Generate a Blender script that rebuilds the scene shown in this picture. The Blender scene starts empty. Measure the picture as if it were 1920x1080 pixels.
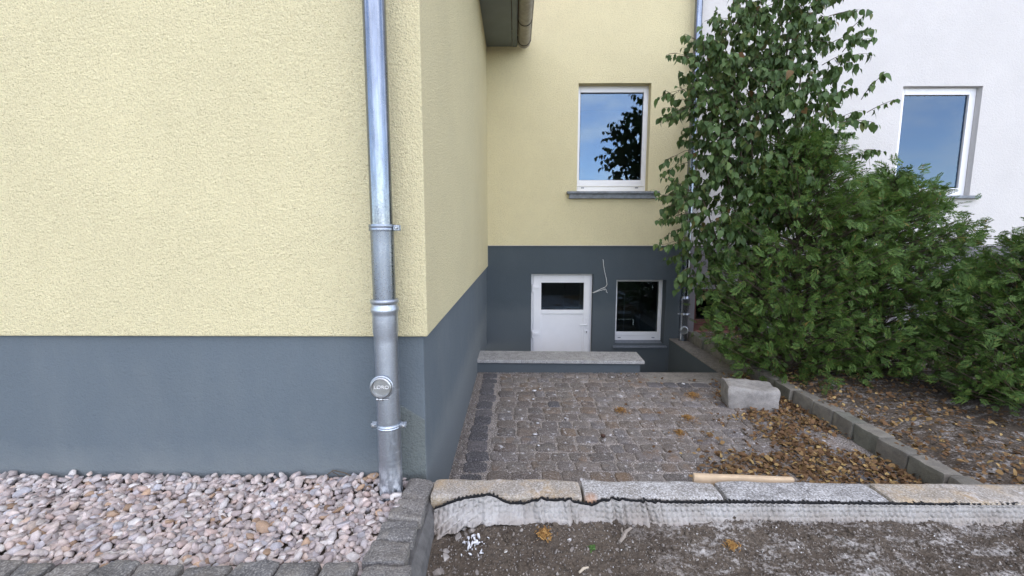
import bpy, bmesh, math, random
import numpy as np
from mathutils import Vector, Matrix, Euler, noise

R = math.radians
sc = bpy.context.scene
COL = sc.collection

# ------------------------------------------------------------------ camera
cam_d = bpy.data.cameras.new('camera')
cam_d.sensor_width = 36.0
cam_d.lens = 36.0 * 816.0 / 1920.0
cam_d.clip_start = 0.02
cam_d.clip_end = 3000
cam = bpy.data.objects.new('camera', cam_d)
cam.location = (0, 0, 1.55)
cam.rotation_euler = (R(83.0), 0, R(0.42))
COL.objects.link(cam)
sc.camera = cam

# ------------------------------------------------------------------ sky
SUN_EL, SUN_AZ = 38.0, 166.0        # veiled sun behind the viewer
world = bpy.data.worlds.new('World')
sc.world = world
world.use_nodes = True
wn = world.node_tree.nodes
wl = world.node_tree.links
wn.clear()
w_out = wn.new('ShaderNodeOutputWorld')
w_bg = wn.new('ShaderNodeBackground')
w_sky = wn.new('ShaderNodeTexSky')
w_sky.sky_type = 'NISHITA'
w_sky.sun_disc = False
w_sky.sun_elevation = R(SUN_EL)
w_sky.sun_rotation = R(SUN_AZ)
w_sky.air_density = 1.0
w_sky.altitude = 1800
w_sky.dust_density = 0.1
w_sky.ozone_density = 2.0
w_bg.inputs['Strength'].default_value = 0.15
# thin scattered clouds over the whole sky
w_tc = wn.new('ShaderNodeTexCoord')
w_map = wn.new('ShaderNodeMapping')
w_map.inputs['Scale'].default_value = (1.0, 1.0, 2.2)
w_map.inputs['Location'].default_value = (0.37, 0.2, 0.1)
w_no = wn.new('ShaderNodeTexNoise')
w_no.inputs['Scale'].default_value = 6.5
w_no.inputs['Detail'].default_value = 7
w_no.inputs['Roughness'].default_value = 0.62
w_ra = wn.new('ShaderNodeValToRGB')
w_ra.color_ramp.elements[0].position = 0.42
w_ra.color_ramp.elements[0].color = (0, 0, 0, 1)
w_ra.color_ramp.elements[1].position = 0.64
w_ra.color_ramp.elements[1].color = (0.55, 0.55, 0.55, 1)
w_mix = wn.new('ShaderNodeMix')
w_mix.data_type = 'RGBA'
w_mix.inputs[7].default_value = (9.0, 8.9, 8.9, 1)
wl.new(w_tc.outputs['Generated'], w_map.inputs['Vector'])
wl.new(w_map.outputs[0], w_no.inputs['Vector'])
wl.new(w_no.outputs['Fac'], w_ra.inputs[0])
wl.new(w_ra.outputs[0], w_mix.inputs[0])
wl.new(w_sky.outputs[0], w_mix.inputs[6])
wl.new(w_mix.outputs[2], w_bg.inputs['Color'])
wl.new(w_bg.outputs[0], w_out.inputs[0])

# ------------------------------------------------------------------ sun
sun_d = bpy.data.lights.new('sun', 'SUN')
sun_d.energy = 0.6
sun_d.angle = R(88)
sun_d.color = (1.0, 0.89, 0.74)
sun = bpy.data.objects.new('sun', sun_d)
_sd = Vector((math.sin(R(SUN_AZ)) * math.cos(R(SUN_EL)), math.cos(R(SUN_AZ)) * math.cos(R(SUN_EL)), math.sin(R(SUN_EL))))
sun.rotation_euler = _sd.to_track_quat('Z', 'Y').to_euler()
sun.location = _sd * 40
COL.objects.link(sun)

# ------------------------------------------------------------------ exposure
sc.view_settings.view_transform = 'Standard'
sc.view_settings.look = 'None'
sc.view_settings.gamma = 1.0
sc.view_settings.use_curve_mapping = False
sc.view_settings.exposure = 1.58
sc.view_settings.use_white_balance = True      # the camera's white balance for open shade
sc.view_settings.white_balance_temperature = 6750
sc.view_settings.white_balance_tint = 13
sc.render.engine = 'CYCLES'
sc.cycles.max_bounces = 6
sc.cycles.diffuse_bounces = 3
sc.cycles.glossy_bounces = 3
sc.cycles.transparent_max_bounces = 6
sc.cycles.caustics_reflective = False
sc.cycles.caustics_refractive = False
sc.cycles.use_denoising = True


# ================================================================== materials
class NT:
    """small helper around a material's node tree"""
    def __init__(self, name, rough=0.8, metallic=0.0, spec=0.5):
        self.m = bpy.data.materials.new(name)
        self.m.use_nodes = True
        self.t = self.m.node_tree
        self.n = self.t.nodes
        self.b = self.n['Principled BSDF']
        self.b.inputs['Roughness'].default_value = rough
        self.b.inputs['Metallic'].default_value = metallic
        self.b.inputs['Specular IOR Level'].default_value = spec
        self._pos = None

    def link(self, a, b):
        self.t.links.new(a, b)

    def pos(self):
        if self._pos is None:
            self._pos = self.n.new('ShaderNodeNewGeometry').outputs['Position']
        return self._pos

    def mapping(self, scale=(1, 1, 1), src=None, rot=(0, 0, 0)):
        m = self.n.new('ShaderNodeMapping')
        m.inputs['Scale'].default_value = scale
        m.inputs['Rotation'].default_value = rot
        self.link(src or self.pos(), m.inputs['Vector'])
        return m.outputs[0]

    def noise(self, scale, detail=4, rough=0.55, vec=None, dist=0.0):
        n = self.n.new('ShaderNodeTexNoise')
        n.inputs['Scale'].default_value = scale
        n.inputs['Detail'].default_value = detail
        n.inputs['Roughness'].default_value = rough
        n.inputs['Distortion'].default_value = dist
        self.link(vec or self.pos(), n.inputs['Vector'])
        return n.outputs['Fac']

    def voronoi(self, scale, feature='F1', vec=None, out='Distance', rnd=1.0):
        n = self.n.new('ShaderNodeTexVoronoi')
        n.feature = feature
        n.inputs['Scale'].default_value = scale
        n.inputs['Randomness'].default_value = rnd
        self.link(vec or self.pos(), n.inputs['Vector'])
        return n.outputs[out]

    def ramp(self, fac, stops, interp='LINEAR'):
        r = self.n.new('ShaderNodeValToRGB')
        cr = r.color_ramp
        cr.interpolation = interp
        while len(cr.elements) < len(stops):
            cr.elements.new(0.5)
        for e, (p, c) in zip(cr.elements, stops):
            e.position = p
            if not hasattr(c, '__len__'):
                c = (c, c, c)
            e.color = (c[0], c[1], c[2], 1)
        self.link(fac, r.inputs[0])
        return r.outputs[0]

    def mix(self, fac, a, b, mode='MIX'):
        m = self.n.new('ShaderNodeMix')
        m.data_type = 'RGBA'
        m.blend_type = mode
        for i, v in ((0, fac), (6, a), (7, b)):
            if hasattr(v, 'is_linked'):
                self.link(v, m.inputs[i])
            elif i == 0:
                m.inputs[0].default_value = v
            else:
                m.inputs[i].default_value = (v[0], v[1], v[2], 1)
        return m.outputs[2]

    def math(self, op, a, b=None):
        m = self.n.new('ShaderNodeMath')
        m.operation = op
        for i, v in ((0, a), (1, b)):
            if v is None:
                continue
            if hasattr(v, 'is_linked'):
                self.link(v, m.inputs[i])
            else:
                m.inputs[i].default_value = v
        return m.outputs[0]

    def rnd(self):
        """a random value for each object and each loose piece of a mesh"""
        o = self.n.new('ShaderNodeObjectInfo').outputs['Random']
        g = self.n.new('ShaderNodeNewGeometry').outputs['Random Per Island']
        return self.math('FRACT', self.math('ADD', self.math('MULTIPLY', o, 7.31), g))

    def color(self, c):
        if hasattr(c, 'is_linked'):
            self.link(c, self.b.inputs['Base Color'])
        else:
            self.b.inputs['Base Color'].default_value = (c[0], c[1], c[2], 1)

    def bump(self, h, strength=0.5, dist=0.01, prev=None):
        b = self.n.new('ShaderNodeBump')
        b.inputs['Strength'].default_value = strength
        b.inputs['Distance'].default_value = dist
        self.link(h, b.inputs['Height'])
        if prev is not None:
            self.link(prev, b.inputs['Normal'])
        self.link(b.outputs[0], self.b.inputs['Normal'])
        return b.outputs[0]

    def roughness(self, r):
        self.link(r, self.b.inputs['Roughness'])


def plaster(name, base, dark, grain, strength, dist, spots=0.5, splash=None):
    t = NT(name, 0.92, spec=0.25)
    fine = t.noise(grain, 2, 0.65, dist=0.9)
    pits = t.voronoi(grain * 0.55, 'F1')
    big = t.noise(1.6, 2, 0.6)
    mid = t.noise(9.0, 2, 0.6)
    c = t.mix(t.ramp(big, [(0.3, 0), (0.75, 1)]), base, [v * 0.93 for v in base])
    c = t.mix(t.math('MULTIPLY', t.ramp(mid, [(0.35, 0), (0.8, 1)]), 0.35), c, [v * 0.9 for v in base])
    # grains of sand and pits in the scratched coat
    c = t.mix(t.math('MULTIPLY', t.ramp(fine, [(0.30, 1), (0.46, 0)]), spots), c, dark)
    if splash:                          # rain splash and dust just above the ground
        sz = t.n.new('ShaderNodeSeparateXYZ')
        t.link(t.pos(), sz.inputs[0])
        zz = t.math('ADD', sz.outputs[2], t.math('MULTIPLY', t.noise(6.0, 4, 0.7), -0.22))
        c = t.mix(t.ramp(zz, [(0.28, 0.55), (0.46, 0.0)]), c, splash)
        c = t.mix(t.math('MULTIPLY', t.ramp(t.noise(2.2, 4, 0.7, t.mapping((1.5, 1.5, 0.7))), [(0.45, 0), (0.75, 1)]), 0.22), c, splash)
    t.color(c)
    h = t.math('ADD', t.math('ADD', t.math('MULTIPLY', fine, 1.0), t.math('MULTIPLY', pits, 0.5)), t.math('MULTIPLY', t.noise(grain * 0.3, 2, 0.6), 1.2))
    t.bump(h, strength, dist)
    return t.m


M = {}
M['plaster_yellow'] = plaster('yellow_plaster', (0.79, 0.705, 0.44), (0.38, 0.325, 0.19), 215, 1.0, 0.008, 0.95)
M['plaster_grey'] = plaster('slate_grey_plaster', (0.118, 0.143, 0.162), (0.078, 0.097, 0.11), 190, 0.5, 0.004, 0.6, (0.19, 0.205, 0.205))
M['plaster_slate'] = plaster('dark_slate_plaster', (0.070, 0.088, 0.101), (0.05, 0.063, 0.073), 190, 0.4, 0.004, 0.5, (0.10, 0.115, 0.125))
M['plaster_patch'] = plaster('coarse_grey_plaster', (0.150, 0.170, 0.165), (0.075, 0.09, 0.095), 150, 0.9, 0.005, 0.6)
M['plaster_white'] = plaster('white_plaster', (0.60, 0.58, 0.56), (0.5, 0.48, 0.45), 120, 0.7, 0.006, 0.4)
M['plaster_mauve'] = plaster('neighbour_grey_plaster', (0.20, 0.19, 0.205), (0.13, 0.125, 0.135), 150, 0.4, 0.004, 0.5)


def simple(name, c, rough=0.6, metallic=0.0, spec=0.5, var=0.0, scale=8.0, bump=0.0, bscale=60):
    t = NT(name, rough, metallic, spec)
    if var:
        n = t.noise(scale, 5, 0.6)
        t.color(t.mix(t.ramp(n, [(0.3, 0), (0.7, 1)]), c, [v * (1 - var) for v in c]))
    else:
        t.color(c)
    if bump:
        t.bump(t.noise(bscale, 4, 0.6), bump, 0.004)
    return t.m


M['upvc'] = simple('white_upvc', (0.80, 0.80, 0.82), 0.32, var=0.04, scale=5)
M['gasket'] = simple('black_gasket', (0.02, 0.02, 0.022), 0.6)
M['soffit'] = simple('grey_painted_boards', (0.17, 0.195, 0.195), 0.6, var=0.12, scale=6)
M['dark_metal'] = simple('dark_metal', (0.05, 0.048, 0.045), 0.5, 0.6)
M['roof'] = simple('roof_tile', (0.22, 0.09, 0.06), 0.8, var=0.3)
M['interior'] = simple('dim_room', (0.14, 0.135, 0.13), 0.9, var=0.3, scale=2)
M['wood'] = simple('pale_batten_wood', (0.62, 0.46, 0.30), 0.7, var=0.2, scale=20)
M['redboard'] = simple('red_brown_board', (0.115, 0.035, 0.028), 0.6, var=0.35, scale=12)
M['wire'] = simple('pale_wire', (0.62, 0.62, 0.6), 0.5)
M['stem'] = simple('brown_stem', (0.10, 0.075, 0.05), 0.85, var=0.4, scale=30)
M['membrane'] = simple('black_membrane', (0.012, 0.012, 0.014), 0.45)
M['mortar_haunch'] = simple('dark_mortar', (0.14, 0.135, 0.13), 0.95, var=0.4, scale=25, bump=0.8, bscale=90)

# glass: mirror coat over a clear pane, dark room behind
t = NT('window_glass')
t.n.remove(t.b)
out = t.n['Material Output']
gl = t.n.new('ShaderNodeBsdfGlossy')
gl.inputs['Roughness'].default_value = 0.0
gl.inputs['Color'].default_value = (0.52, 0.73, 1.0, 1)
tr = t.n.new('ShaderNodeBsdfTransparent')
tr.inputs['Color'].default_value = (0.72, 0.75, 0.74, 1)
fr = t.n.new('ShaderNodeFresnel')
fr.inputs['IOR'].default_value = 1.9
ms = t.n.new('ShaderNodeMixShader')
t.link(fr.outputs[0], ms.inputs[0])
t.link(tr.outputs[0], ms.inputs[1])
t.link(gl.outputs[0], ms.inputs[2])
t.link(ms.outputs[0], out.inputs[0])
M['glass'] = t.m


def zinc(name, base, rough, spangle, streak, white=0.0):
    t = NT(name, rough, 1.0)
    v = t.voronoi(190, out='Color')
    sp = t.n.new('ShaderNodeSeparateColor')
    t.link(v, sp.inputs[0])
    st = t.noise(6.0, 5, 0.6, t.mapping((9, 9, 1.1)))
    c = t.mix(t.math('MULTIPLY', sp.outputs[0], spangle), base, [x * 0.72 for x in base])
    c = t.mix(t.math('MULTIPLY', t.ramp(st, [(0.35, 0), (0.7, 1)]), streak), c, [x * 0.55 for x in base])
    if white:
        w = t.noise(24, 6, 0.7, t.mapping((1, 1, 0.7)))
        zz = t.n.new('ShaderNodeSeparateXYZ')
        t.link(t.pos(), zz.inputs[0])
        low = t.ramp(zz.outputs[2], [(0.40, 1.0), (0.56, 0.0)])
        w2 = t.math('MULTIPLY', t.ramp(w, [(0.45, 0), (0.56, 1)]), low)
        scr = t.noise(5, 4, 0.6, t.mapping((2, 2, 28)))
        w3 = t.math('MULTIPLY', t.ramp(scr, [(0.60, 0), (0.70, 1)]), 0.5)
        wf = t.math('MULTIPLY', t.math('MAXIMUM', w2, w3), white)
        c = t.mix(wf, c, (0.8, 0.82, 0.86))
        t.link(t.math('SUBTRACT', 1.0, t.math('MULTIPLY', wf, 0.8)), t.b.inputs['Metallic'])
    t.color(c)
    t.roughness(t.ramp(t.math('ADD', t.math('MULTIPLY', st, 0.5), t.math('MULTIPLY', sp.outputs[0], 0.5)), [(0.2, rough - 0.08), (0.8, rough + 0.10)]))
    t.bump(t.noise(30, 2, 0.5), 0.03, 0.003)
    return t.m


M['zinc_bright'] = zinc('bright_zinc', (0.235, 0.265, 0.315), 0.19, 0.12, 0.85)  # strong dark streaks painted in place of mirrored surroundings
M['zinc_mid'] = zinc('weathering_zinc', (0.30, 0.335, 0.39), 0.32, 0.4, 0.5)
M['galv'] = zinc('galvanised_steel', (0.50, 0.545, 0.61), 0.42, 0.6, 0.3, 0.8)
M['cap_metal'] = zinc('cap_galvanised', (0.46, 0.47, 0.47), 0.42, 0.4, 0.3)
M['gutter'] = simple('weathered_zinc_gutter', (0.37, 0.345, 0.295), 0.55, 0.2, var=0.35, scale=14)
M['zinc_sill'] = simple('zinc_sill', (0.20, 0.225, 0.26), 0.5, 0.3, var=0.3, scale=30)

# granite and other stones
def stone(name, stops, speck=(0.5, 0.5, 0.5), speck_f=0.35, bump=0.4, stain=None, scale=1.0, rough=0.85, perpiece=True, grain=420, rust=None, damp=None):
    t = NT(name, rough, spec=0.35)
    base = t.ramp(t.rnd(), stops) if perpiece else t.ramp(t.noise(4 * scale, 5, 0.65), stops)
    n1 = t.noise(14 * scale, 4, 0.65)
    n2 = t.noise(grain * scale, 2, 0.6)
    c = t.mix(t.ramp(n1, [(0.30, 0.55), (0.70, 0.0)]), base, (0.05, 0.045, 0.045))
    c = t.mix(t.math('MULTIPLY', t.ramp(n2, [(0.52, 0), (0.66, 1)]), speck_f), c, speck)
    c = t.mix(t.math('MULTIPLY', t.ramp(n2, [(0.34, 1), (0.46, 0)]), speck_f), c, (0.03, 0.03, 0.03))
    if stain:
        for sc_, lo, hi, f, col in stain:
            s = t.noise(sc_, 4, 0.7)
            c = t.mix(t.math('MULTIPLY', t.ramp(s, [(lo, 0), (hi, 1)]), f), c, col)
    if damp:                            # iron staining drawn up from the soil
        sz = t.n.new('ShaderNodeSeparateXYZ')
        t.link(t.pos(), sz.inputs[0])
        zz = t.math('ADD', sz.outputs[2], t.math('MULTIPLY', n1, 0.05))
        c = t.mix(t.ramp(zz, [(0.405, damp[3]), (0.44, 0.0)]), c, damp[:3])
    if rust:
        dv = t.n.new('ShaderNodeVectorMath')
        dv.operation = 'DISTANCE'
        t.link(t.pos(), dv.inputs[0])
        dv.inputs[1].default_value = rust
        c = t.mix(t.ramp(t.math('ADD', dv.outputs['Value'], t.math('MULTIPLY', n1, 0.03)), [(0.035, 0.7), (0.058, 0.0)]), c, (0.42, 0.20, 0.09))
    t.color(c)
    nb = t.bump(n1, bump, 0.012)
    t.bump(n2, bump * 0.6, 0.002, nb)
    return t.m


M['granite'] = stone('granite_grey', [(0, (0.36, 0.345, 0.33)), (1, (0.42, 0.405, 0.385))], (0.75, 0.75, 0.75), 0.6, 0.4, perpiece=False, grain=130)
M['granite_yellow'] = stone('granite_weathered', [(0.2, (0.42, 0.36, 0.28)), (0.8, (0.46, 0.43, 0.40))], (0.75, 0.72, 0.68), 0.5, 0.3,
                            [(7, 0.48, 0.66, 0.55, (0.40, 0.25, 0.09)), (11, 0.62, 0.72, 0.7, (0.72, 0.72, 0.74))], perpiece=False, grain=130, damp=(0.44, 0.33, 0.18, 0.4))
M['granite_rust'] = stone('granite_grey_rusty', [(0.2, (0.40, 0.385, 0.365)), (0.8, (0.47, 0.45, 0.425))], (0.8, 0.8, 0.8), 0.6, 0.3,
                          None, perpiece=False, grain=130, rust=(0.335, 1.785, 0.385), damp=(0.50, 0.42, 0.30, 0.35))
M['coping'] = stone('coping_granite', [(0, (0.36, 0.355, 0.35)), (1, (0.43, 0.42, 0.40))], (0.7, 0.7, 0.7), 0.6, 0.12,
                    [(3, 0.55, 0.75, 0.3, (0.30, 0.28, 0.22))], perpiece=False, grain=170)
M['sill_stone'] = stone('sill_stone', [(0, (0.22, 0.25, 0.28)), (1, (0.27, 0.30, 0.33))], (0.5, 0.5, 0.5), 0.3, 0.1, perpiece=False)
M['sett'] = stone('sett_stone', [(0, (0.15, 0.145, 0.138)), (0.35, (0.20, 0.185, 0.168)), (0.7, (0.225, 0.205, 0.185)), (1, (0.17, 0.165, 0.16))],
                  (0.40, 0.38, 0.35), 0.5, 1.0, [(9, 0.5, 0.7, 0.4, (0.29, 0.255, 0.205))], grain=150)
M['cobble'] = stone('cobble_stone',
                    [(0, (0.12, 0.105, 0.095)), (0.15, (0.21, 0.185, 0.16)), (0.35, (0.165, 0.135, 0.11)), (0.5, (0.235, 0.21, 0.19)),
                     (0.62, (0.20, 0.145, 0.10)), (0.75, (0.195, 0.18, 0.175)), (0.88, (0.15, 0.12, 0.10)), (1, (0.245, 0.215, 0.19))],
                    (0.62, 0.57, 0.54), 0.38, 0.6,
                    [(3.2, 0.56, 0.72, 0.32, (0.50, 0.47, 0.455)), (26, 0.60, 0.68, 0.8, (0.68, 0.67, 0.68)), (5, 0.56, 0.72, 0.5, (0.25, 0.155, 0.085))], grain=120)
M['basalt'] = stone('dark_basalt_cobble', [(0, (0.075, 0.075, 0.082)), (0.6, (0.115, 0.11, 0.115)), (1, (0.16, 0.145, 0.145))], (0.38, 0.36, 0.36), 0.5, 0.5, grain=120)
M['joint'] = stone('joint_grit', [(0.2, (0.25, 0.215, 0.185)), (0.8, (0.37, 0.325, 0.29))], (0.78, 0.73, 0.70), 0.8, 1.0, perpiece=False, grain=110)
M['concrete'] = stone('rough_concrete', [(0.2, (0.23, 0.205, 0.175)), (0.8, (0.31, 0.285, 0.25))], (0.5, 0.48, 0.45), 0.45, 0.6, perpiece=False, grain=170)
M['paleblock'] = stone('pale_stone_block', [(0.2, (0.34, 0.315, 0.28)), (0.8, (0.44, 0.415, 0.38))], (0.6, 0.6, 0.6), 0.35, 0.5, perpiece=False)
M['bedblock'] = stone('mossy_bed_stone', [(0, (0.20, 0.185, 0.15)), (0.5, (0.27, 0.245, 0.20)), (1, (0.16, 0.165, 0.125))], (0.4, 0.4, 0.36), 0.3, 0.6)
M['pebble'] = stone('pink_pebble',
                    [(0, (0.58, 0.45, 0.41)), (0.10, (0.72, 0.63, 0.58)), (0.22, (0.36, 0.295, 0.29)), (0.34, (0.74, 0.60, 0.53)), (0.46, (0.50, 0.49, 0.52)),
                     (0.58, (0.58, 0.42, 0.36)), (0.70, (0.80, 0.75, 0.70)), (0.82, (0.40, 0.35, 0.35)), (0.93, (0.66, 0.56, 0.51)), (0.965, (0.64, 0.42, 0.27)), (1, (0.24, 0.14, 0.07))],
                    (0.80, 0.76, 0.73), 0.22, 0.35, scale=2.0, rough=0.75)
M['chip'] = stone('soil_stone', [(0, (0.20, 0.165, 0.135)), (0.4, (0.33, 0.285, 0.245)), (0.7, (0.16, 0.13, 0.105)), (0.93, (0.42, 0.385, 0.35)), (1, (0.78, 0.77, 0.76))], (0.6, 0.6, 0.6), 0.2, 0.4, scale=2)
M['white_chip'] = simple('white_plaster_crumb', (0.72, 0.72, 0.74), 0.8, var=0.3, scale=60)

t = NT('soil', 0.97, spec=0.2)
n1 = t.noise(3.5, 6, 0.65)
n2 = t.noise(60, 5, 0.7)
n3 = t.voronoi(85)
n4 = t.voronoi(240)
c = t.ramp(n1, [(0.25, (0.080, 0.061, 0.046)), (0.5, (0.130, 0.102, 0.077)), (0.75, (0.19, 0.155, 0.122))])
c = t.mix(t.ramp(n2, [(0.35, 0.6), (0.6, 0)]), c, (0.035, 0.03, 0.026))
c = t.mix(t.ramp(n3, [(0.06, 0.5), (0.16, 0)]), c, (0.26, 0.22, 0.185))
c = t.mix(t.ramp(n4, [(0.07, 0.55), (0.14, 0)]), c, (0.42, 0.40, 0.38))
# pale chalky spill on the right of the bed
sx = t.n.new('ShaderNodeSeparateXYZ')
t.link(t.pos(), sx.inputs[0])
rx = t.ramp(sx.outputs[0], [(0.40, 0.0), (0.75, 1.0)])
st = t.math('ADD', t.noise(7, 7, 0.75, t.mapping((1.0, 2.0, 1), rot=(0, 0, 0.7))), t.math('MULTIPLY', t.math('SUBTRACT', n2, 0.5), 0.55))
c = t.mix(t.math('MULTIPLY', t.math('MULTIPLY', t.ramp(st, [(0.52, 0), (0.66, 1)]), rx), 0.75), c, (0.55, 0.52, 0.49))
t.color(c)
h = t.math('ADD', t.math('MULTIPLY', n2, 1.0), t.math('MULTIPLY', n3, -0.5))
t.bump(h, 0.9, 0.012)
M['soil'] = t.m

M['bounce_sheet'] = simple('pale_bounce_sheet', (0.42, 0.39, 0.35), 0.95, var=0.3, scale=3)  # pale surface for the added sheet that bounces light
t = NT('garden_ground', 0.95, spec=0.2)
c = t.ramp(t.noise(0.6, 6, 0.65), [(0.3, (0.10, 0.105, 0.05)), (0.6, (0.17, 0.15, 0.10)), (0.8, (0.22, 0.19, 0.15))])
t.color(c)
M['garden'] = t.m

t = NT('geotextile', 0.95, spec=0.15)
n1 = t.noise(7, 5, 0.65)
n2 = t.noise(300, 2, 0.5)
sx = t.n.new('ShaderNodeSeparateXYZ')
t.link(t.pos(), sx.inputs[0])
c = t.ramp(n1, [(0.25, (0.24, 0.215, 0.19)), (0.5, (0.35, 0.33, 0.31)), (0.75, (0.47, 0.455, 0.44))])
c = t.mix(t.ramp(n2, [(0.35, 0.25), (0.55, 0)]), c, (0.3, 0.28, 0.26))
dirt = t.ramp(t.math('ADD', sx.outputs[2], t.math('MULTIPLY', n1, 0.06)), [(0.345, 0.75), (0.405, 0.0)])
c = t.mix(dirt, c, (0.30, 0.255, 0.22))
t.color(c)
dim = t.voronoi(46, 'F1', t.mapping((1.0, 0.25, 1.15)), rnd=0.3)
nb = t.bump(t.ramp(dim, [(0.15, 1), (0.62, 0)]), 0.85, 0.010)
t.bump(t.math('ADD', n2, t.noise(90, 2, 0.6)), 0.5, 0.003, nb)
M['fabric'] = t.m


def leafmat(name, stops, trans=0.25, rough=0.5, spec=0.4):
    t = NT(name, rough, spec=spec)
    c = t.ramp(t.rnd(), stops)
    t.color(c)
    o = t.n['Material Output']
    tl = t.n.new('ShaderNodeBsdfTranslucent')
    t.link(t.mix(0.5, c, (0.10, 0.16, 0.02)), tl.inputs['Color'])
    mx = t.n.new('ShaderNodeMixShader')
    mx.inputs[0].default_value = trans
    t.link(t.b.outputs[0], mx.inputs[1])
    t.link(tl.outputs[0], mx.inputs[2])
    t.link(mx.outputs[0], o.inputs[0])
    return t.m


M['leaf'] = leafmat('shrub_leaf', [(0, (0.040, 0.078, 0.024)), (0.4, (0.062, 0.115, 0.036)), (0.75, (0.085, 0.140, 0.044)), (0.93, (0.11, 0.16, 0.046)), (0.985, (0.11, 0.12, 0.035)), (1, (0.15, 0.07, 0.03))], 0.22, 0.55, 0.3)
M['thuja'] = leafmat('thuja_spray', [(0, (0.040, 0.085, 0.020)), (0.5, (0.070, 0.135, 0.030)), (0.85, (0.105, 0.175, 0.038)), (0.96, (0.14, 0.20, 0.05)), (1, (0.22, 0.12, 0.04))], 0.25, 0.6, 0.25)
M['litter'] = leafmat('dry_leaf_litter', [(0, (0.10, 0.055, 0.03)), (0.35, (0.21, 0.12, 0.06)), (0.6, (0.15, 0.09, 0.05)), (0.85, (0.32, 0.20, 0.085)), (1, (0.48, 0.34, 0.14))], 0.1, 0.8, 0.2)
M['drythuja'] = leafmat('dry_orange_spray', [(0, (0.22, 0.10, 0.03)), (0.5, (0.36, 0.19, 0.06)), (1, (0.46, 0.28, 0.10))], 0.1, 0.8, 0.2)
M['weed'] = leafmat('weed_leaf', [(0, (0.06, 0.14, 0.03)), (1, (0.10, 0.20, 0.05))], 0.25)


# ================================================================== mesh helpers
class MB:
    def __init__(self):
        self.v = []
        self.f = []

    def add(self, vs, fs):
        o = len(self.v)
        self.v += [tuple(p) for p in vs]
        self.f += [tuple(i + o for i in f) for f in fs]
        return self

    def box(self, x0, x1, y0, y1, z0, z1):
        vs = [(x, y, z) for x in (x0, x1) for y in (y0, y1) for z in (z0, z1)]
        fs = [(0, 1, 3, 2), (4, 6, 7, 5), (0, 4, 5, 1), (2, 3, 7, 6), (0, 2, 6, 4), (1, 5, 7, 3)]
        return self.add(vs, fs)

    def frame(self, x0, x1, z0, z1, y0, y1, l, r, b, tp):
        """rectangular frame in the XZ plane, butt jointed"""
        self.box(x0, x0 + l, y0, y1, z0, z1)
        self.box(x1 - r, x1, y0, y1, z0, z1)
        self.box(x0 + l, x1 - r, y0, y1, z0, z0 + b)
        self.box(x0 + l, x1 - r, y0, y1, z1 - tp, z1)
        return self

    def prism(self, poly, a0, a1, axis='y'):
        n = len(poly)
        def mk(p, a):
            return {'y': (p[0], a, p[1]), 'x': (a, p[0], p[1]), 'z': (p[0], p[1], a)}[axis]
        vs = [mk(p, a0) for p in poly] + [mk(p, a1) for p in poly]
        fs = [tuple(range(n)), tuple(range(2 * n - 1, n - 1, -1))]
        fs += [(i, n + i, n + (i + 1) % n, (i + 1) % n) for i in range(n)]
        return self.add(vs, fs)

    def tube(self, pts, r, n=8, caps=True):
        pts = [Vector(p) for p in pts]
        rs = r if hasattr(r, '__len__') else [r] * len(pts)
        vs, fs = [], []
        prev = None
        for i, p in enumerate(pts):
            d = (pts[min(i + 1, len(pts) - 1)] - pts[max(i - 1, 0)]).normalized()
            if prev is None:
                a = d.orthogonal().normalized()
            else:
                a = (prev - d * prev.dot(d))
                a = a.normalized() if a.length > 1e-6 else d.orthogonal().normalized()
            prev = a
            b = d.cross(a)
            for k in range(n):
                th = 2 * math.pi * k / n
                vs.append(p + (a * math.cos(th) + b * math.sin(th)) * rs[i])
        for i in range(len(pts) - 1):
            for k in range(n):
                k2 = (k + 1) % n
                fs.append((i * n + k, i * n + k2, (i + 1) * n + k2, (i + 1) * n + k))
        if caps:
            fs.append(tuple(range(n - 1, -1, -1)))
            fs.append(tuple((len(pts) - 1) * n + k for k in range(n)))
        return self.add(vs, fs)

    def lathe(self, prof, cx, cy, cz, n=32, axis='z', close=True):
        """prof: (radius, height) pairs along the axis"""
        vs, fs = [], []
        for r, h in prof:
            for k in range(n):
                th = 2 * math.pi * k / n
                a, b = r * math.cos(th), r * math.sin(th)
                vs.append({'z': (cx + a, cy + b, cz + h), 'y': (cx + a, cy + h, cz + b), 'x': (cx + h, cy + a, cz + b)}[axis])
        m = len(prof)
        for i in range(m - 1):
            for k in range(n):
                k2 = (k + 1) % n
                fs.append((i * n + k, i * n + k2, (i + 1) * n + k2, (i + 1) * n + k))
        if close:
            fs.append(tuple(range(n - 1, -1, -1)))
            fs.append(tuple((m - 1) * n + k for k in range(n)))
        return self.add(vs, fs)

    def build(self, name, mat, parent=None, smooth=False, bevel=0.0, seg=2, loc=None):
        me = bpy.data.meshes.new(name)
        me.from_pydata(self.v, [], self.f)
        me.update()
        bm = bmesh.new()
        bm.from_mesh(me)
        bmesh.ops.recalc_face_normals(bm, faces=bm.faces)
        bm.to_mesh(me)
        bm.free()
        return link(name, me, mat, parent, smooth, bevel, seg, loc)


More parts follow.
